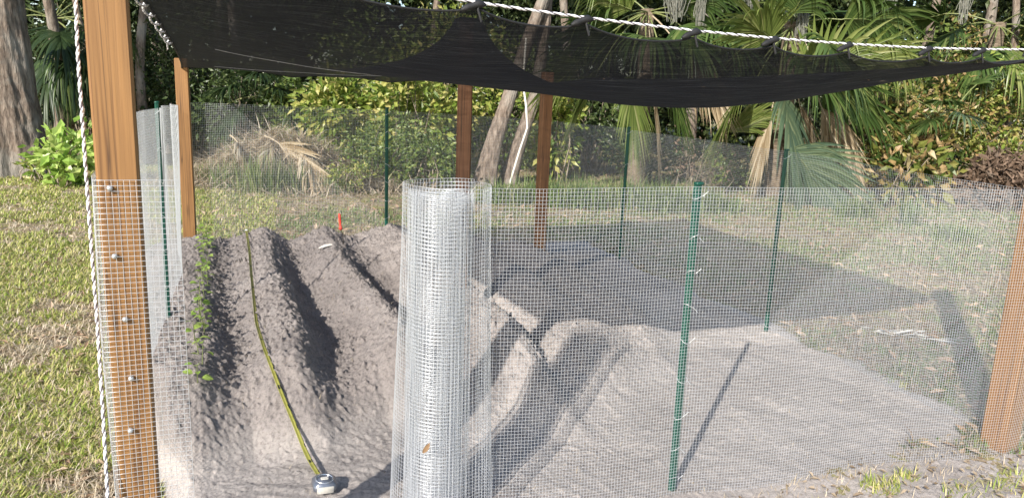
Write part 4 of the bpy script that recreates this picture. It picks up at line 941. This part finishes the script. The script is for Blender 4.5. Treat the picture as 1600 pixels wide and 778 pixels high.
for k in range(60):
    p_ = np.array([rnd.normal(0, .7), rnd.normal(0, .35), 0]); p_[2] = pile(p_[0], p_[1]) * rnd.random(); d = rnd.normal(0, 1, 3); d[2] = abs(d[2]) * .4; d /= np.linalg.norm(d); L = rnd.uniform(.3, .9)
    tube(mb, [p_ - d * L * .5, p_ + rnd.normal(0, .03, 3), p_ + d * L * .5], [.008, .006, .002], 4)
mb.build("twigs", M['twig'], bp)
def tuft(px, Yd, n_, hgt, spread, label, seed, mat='grass_green', name="grass_tuft"):
    rnd = np.random.default_rng(seed); x, y, _ = gp(px, 300, Yd); z = float(ground_h(x, y))
    V, F = strands(int(n_ * 2.2), 0, 0, spread * .7, spread * .42, lambda a, b: 0 * a, hgt * .95, .007, rnd, 1.15, .55)
    o = mesh_obj(name, V, F, M[mat], None, False); o.location = (x, y, z); tag(o, label, "grass tuft", "tall grass tufts behind the plot")
for i, (px, Yd, n_, hg, sp_, lab) in enumerate([
    (362, 10.9, 170, .50, .16, "tall grass tuft at the left foot of the brush pile"), (412, 10.6, 260, .62, .20, "broad tall grass tuft in front of the brush pile"), (455, 10.8, 200, .5, .2, "grass tuft in front of the pale dead fronds"), (330, 11.2, 150, .4, .12, "short grass tuft right of the far left post"),
    (525, 10.9, 160, .4, .16, "grass tuft at the right end of the brush pile"), (790, 10.6, 220, .42, .25, "grass tuft under the leaning trunks"), (850, 10.9, 240, .45, .25, "grass tuft behind the slim brown post"), (905, 10.5, 320, .5, .28, "wide grass tuft left of the far corner stake"),
    (990, 10.7, 320, .52, .28, "wide grass tuft right of the far corner stake"), (1050, 10.4, 300, .52, .25, "grass tuft left of the near bright stake top"), (1120, 10.6, 240, .4, .22, "grass tuft right of the near bright stake top"), (1425, 9.9, 60, .55, .06, "single upright grass tuft seen through both mesh panels"),
    (1500, 9.0, 200, .25, .16, "low grass tuft left of the right hand post"), (1340, 10.6, 240, .35, .16, "grass tuft below the drooping frond")]):
    tuft(px, Yd, n_, hg, sp_, lab, 500 + i)

# ------------------------------------------------------------------ far wood (one mass)
rnd = np.random.default_rng(77)
parts = []
for (Ya, Yb, n_, L, zmax) in ((16.5, 19, 42000, .16, 6.5), (19, 24, 60000, .30, 9), (24, 32, 50000, .70, 14)):
    ncl = 900; cx_ = rnd.uniform(-17, 18, ncl) * (Yb / 18); cy_ = rnd.uniform(Ya, Yb, ncl); cz_ = rnd.random(ncl) ** .8 * zmax
    k = rnd.integers(0, ncl, n_); sp_ = rnd.uniform(.15, .55, ncl)[k][:, None]
    p = np.column_stack([cx_[k], cy_[k], cz_[k]]) + rnd.normal(0, 1, (n_, 3)) * sp_; p = p[p[:, 2] > 0]
    parts.append(leaf_cloud(p, L, .55, rnd, .4))
V = np.concatenate([a for a, b in parts]); F = np.concatenate([b + o_ for (a, b), o_ in zip(parts, np.r_[0, np.cumsum([len(a) for a, b in parts])])])
wf = mesh_obj("woods", V, F, M['wood_far'], None, False); tag(wf, "dense dim wood closing the view behind the shrubs and palms", "woods", None, "stuff")

# ------------------------------------------------------------------ lawn, straw and litter
rnd = np.random.default_rng(99)
def scatter_xy(n_, ya, yb, xf):
    y = np.exp(rnd.uniform(math.log(ya), math.log(yb), n_)); lo, hi = xf(y); return lo + (hi - lo) * rnd.random(n_), y
def soil_free(x, y):
    s, t = st_of(x, y); return soil_h(s, t) < ground_h(x, y) + .004
def blades(x, y, h, w_, flat, mat, name, label, cat):
    n_ = len(x); z = top_h(x, y); a = rnd.uniform(0, 6.283, n_); ln = flat * rnd.uniform(.3, 1.2, n_)
    d = np.column_stack([np.cos(a), np.sin(a)]); s_ = np.column_stack([-np.sin(a), np.cos(a), 0 * a])
    hh = h * rnd.uniform(.45, 1.25, n_)
    b = np.column_stack([x, y, z - .004]); ww = (w_ * rnd.uniform(.7, 1.3, n_))[:, None]
    c_, sn = np.cos(ln), np.sin(ln)
    m_ = b + np.column_stack([d * (sn * hh * .5)[:, None], c_ * hh * .55]); t_ = b + np.column_stack([d * (np.sin(np.clip(ln * 1.5, 0, 1.55)) * hh)[:, None], np.cos(np.clip(ln * 1.35, 0, 1.5)) * hh * .95 + .003])
    V = np.stack([b - s_ * ww, b + s_ * ww, m_ + s_ * ww * .8, m_ - s_ * ww * .8, t_], 1).reshape(-1, 3); i = np.arange(n_)[:, None] * 5
    o = mesh_obj(name, V, [i + [[0, 1, 2, 3]], i + [[3, 2, 4]]], M[mat], None, False)
    return tag(o, label, cat, None, "stuff")
left = lambda y: (-.80 * y - .4, -.30 * y - .2)
x, y = scatter_xy(260000, 1.1, 13.5, left)
k = soil_free(x, y) & (fbm(x * 1.4, y * 1.4, 0, 3, 401) + .35 * vnoise(x * 6, y * 6, 0, 402) > -.22 - .2 * rnd.random(len(x)))
s, t = st_of(x, y); k &= ~((s > -.75) & (t < 1.2) & (fbm(x * 3, y * 3, 0, 2, 7) < .1)); x, y = x[k], y[k]
blades(x, y, .05 * (1 + .15 * y / 5), .0021 + .0005 * y, .95, 'grass', "lawn_grass", "patchy yellow green lawn left of the plot", "grass")
x, y = scatter_xy(130000, 1.1, 13.5, left); k = soil_free(x, y); x, y = x[k], y[k]
blades(x, y, .07, .0016 + .0003 * y, 1.5, 'straw', "lawn_straw", "dry straw and thatch lying between the lawn grass", "straw")
right = lambda y: (-.42 * y, .80 * y + .3)
x, y = scatter_xy(230000, 3.2, 15, right); k = soil_free(x, y)
k &= (fbm(x * .9, y * .9, 0, 3, 411) + .3 * vnoise(x * 5, y * 5, 0, 412) + .12 > .15 * rnd.random(len(x))); x, y = x[k], y[k]
blades(x, y, .042 + .002 * y, .0022 + .0004 * y, 1.0, 'grass_shaded', "rough_grass", "thin rough grass on the ground beyond the plot", "grass")
x, y = scatter_xy(65000, 3.2, 16, right); k = soil_free(x, y); x, y = x[k], y[k]
blades(x, y, .10, .0022 + .0004 * y, 1.5, 'straw_dull', "ground_straw", "straw and leaf litter strewn beyond the plot", "straw")
# strip in front of the near panel
n_ = 6000; s = rnd.uniform(1.2, 4.6, n_); t = -.14 - np.abs(rnd.normal(0, .16, n_)) ; t = np.where(s > 3.75, rnd.uniform(-.6, .6, n_), t); x, y = xy_of(s, t)
k = fbm(x * 3.2, y * 3.2, 0, 2, 421) > .06
blades(x[k], y[k], .06, .0022, .8, 'grass', "edge_grass", "small grass tufts along the outside foot of the near panel", "grass")
def litter(n_, xf, ya, yb, L, mat, name, label, free=True):
    x, y = scatter_xy(n_, ya, yb, xf); k = soil_free(x, y)
    if not free: s_, t_ = st_of(x, y); k = ((t_ < -.03) | (s_ > 3.75)) & (t_ < .4)
    x, y = x[k], y[k]
    p = np.column_stack([x, y, top_h(x, y) + rnd.uniform(.006, .025, len(x))])
    n2 = len(p); a = rnd.uniform(0, 6.283, n2); d = np.column_stack([np.cos(a), np.sin(a), rnd.normal(0, .25, n2)]); nn = np.column_stack([rnd.normal(0, .35, n2), rnd.normal(0, .35, n2), np.ones(n2)])
    s_ = np.cross(d, nn); s_ /= np.linalg.norm(s_, axis=1)[:, None]; ll = (L * rnd.uniform(.6, 1.4, n2))[:, None]
    V = np.stack([p, p + d * ll * .45 + s_ * ll * .2 + [0, 0, .006], p + d * ll, p + d * ll * .45 - s_ * ll * .2 + [0, 0, .006], p + d * ll * .5 - [0, 0, .004]], 1).reshape(-1, 3); i = np.arange(n2)[:, None] * 5
    F = np.concatenate([i + [[0, 4, 1]], i + [[4, 2, 1]], i + [[0, 3, 4]], i + [[4, 3, 2]]])
    tag(mesh_obj(name, V, F, M[mat], None, False), label, "leaf litter", None, "stuff")
litter(2600, left, 1.1, 13, .055, 'dryleaf', "lawn_leaves", "scattered brown oak leaves on the lawn")
litter(9000, right, 3.2, 16, .075, 'dryleaf', "ground_leaves", "brown fallen leaves covering the ground beyond the plot")
front = lambda y: (.35 * y, .85 * y + .2)
litter(800, front, 1.8, 3.8, .030, 'straw_dull', "edge_leaves", "fallen leaf bits outside the near panel", False)
n_ = 2600; s = rnd.uniform(.8, 4.6, n_); t = -.05 - np.abs(rnd.normal(0, .22, n_)); x, y = xy_of(s, t)
blades(x, y, .055, .0013, 1.5, 'straw', "edge_straw", "straw bits on the sand along the near panel", "straw")
n_ = 2400; s = rnd.uniform(-.2, 3.6, n_); t = rnd.uniform(-.2, 4, n_); x, y = xy_of(s, t)
blades(x, y, .035, .0012, 1.5, 'straw', "soil_straw", "tiny roots and straw bits lying on the turned soil", "straw")
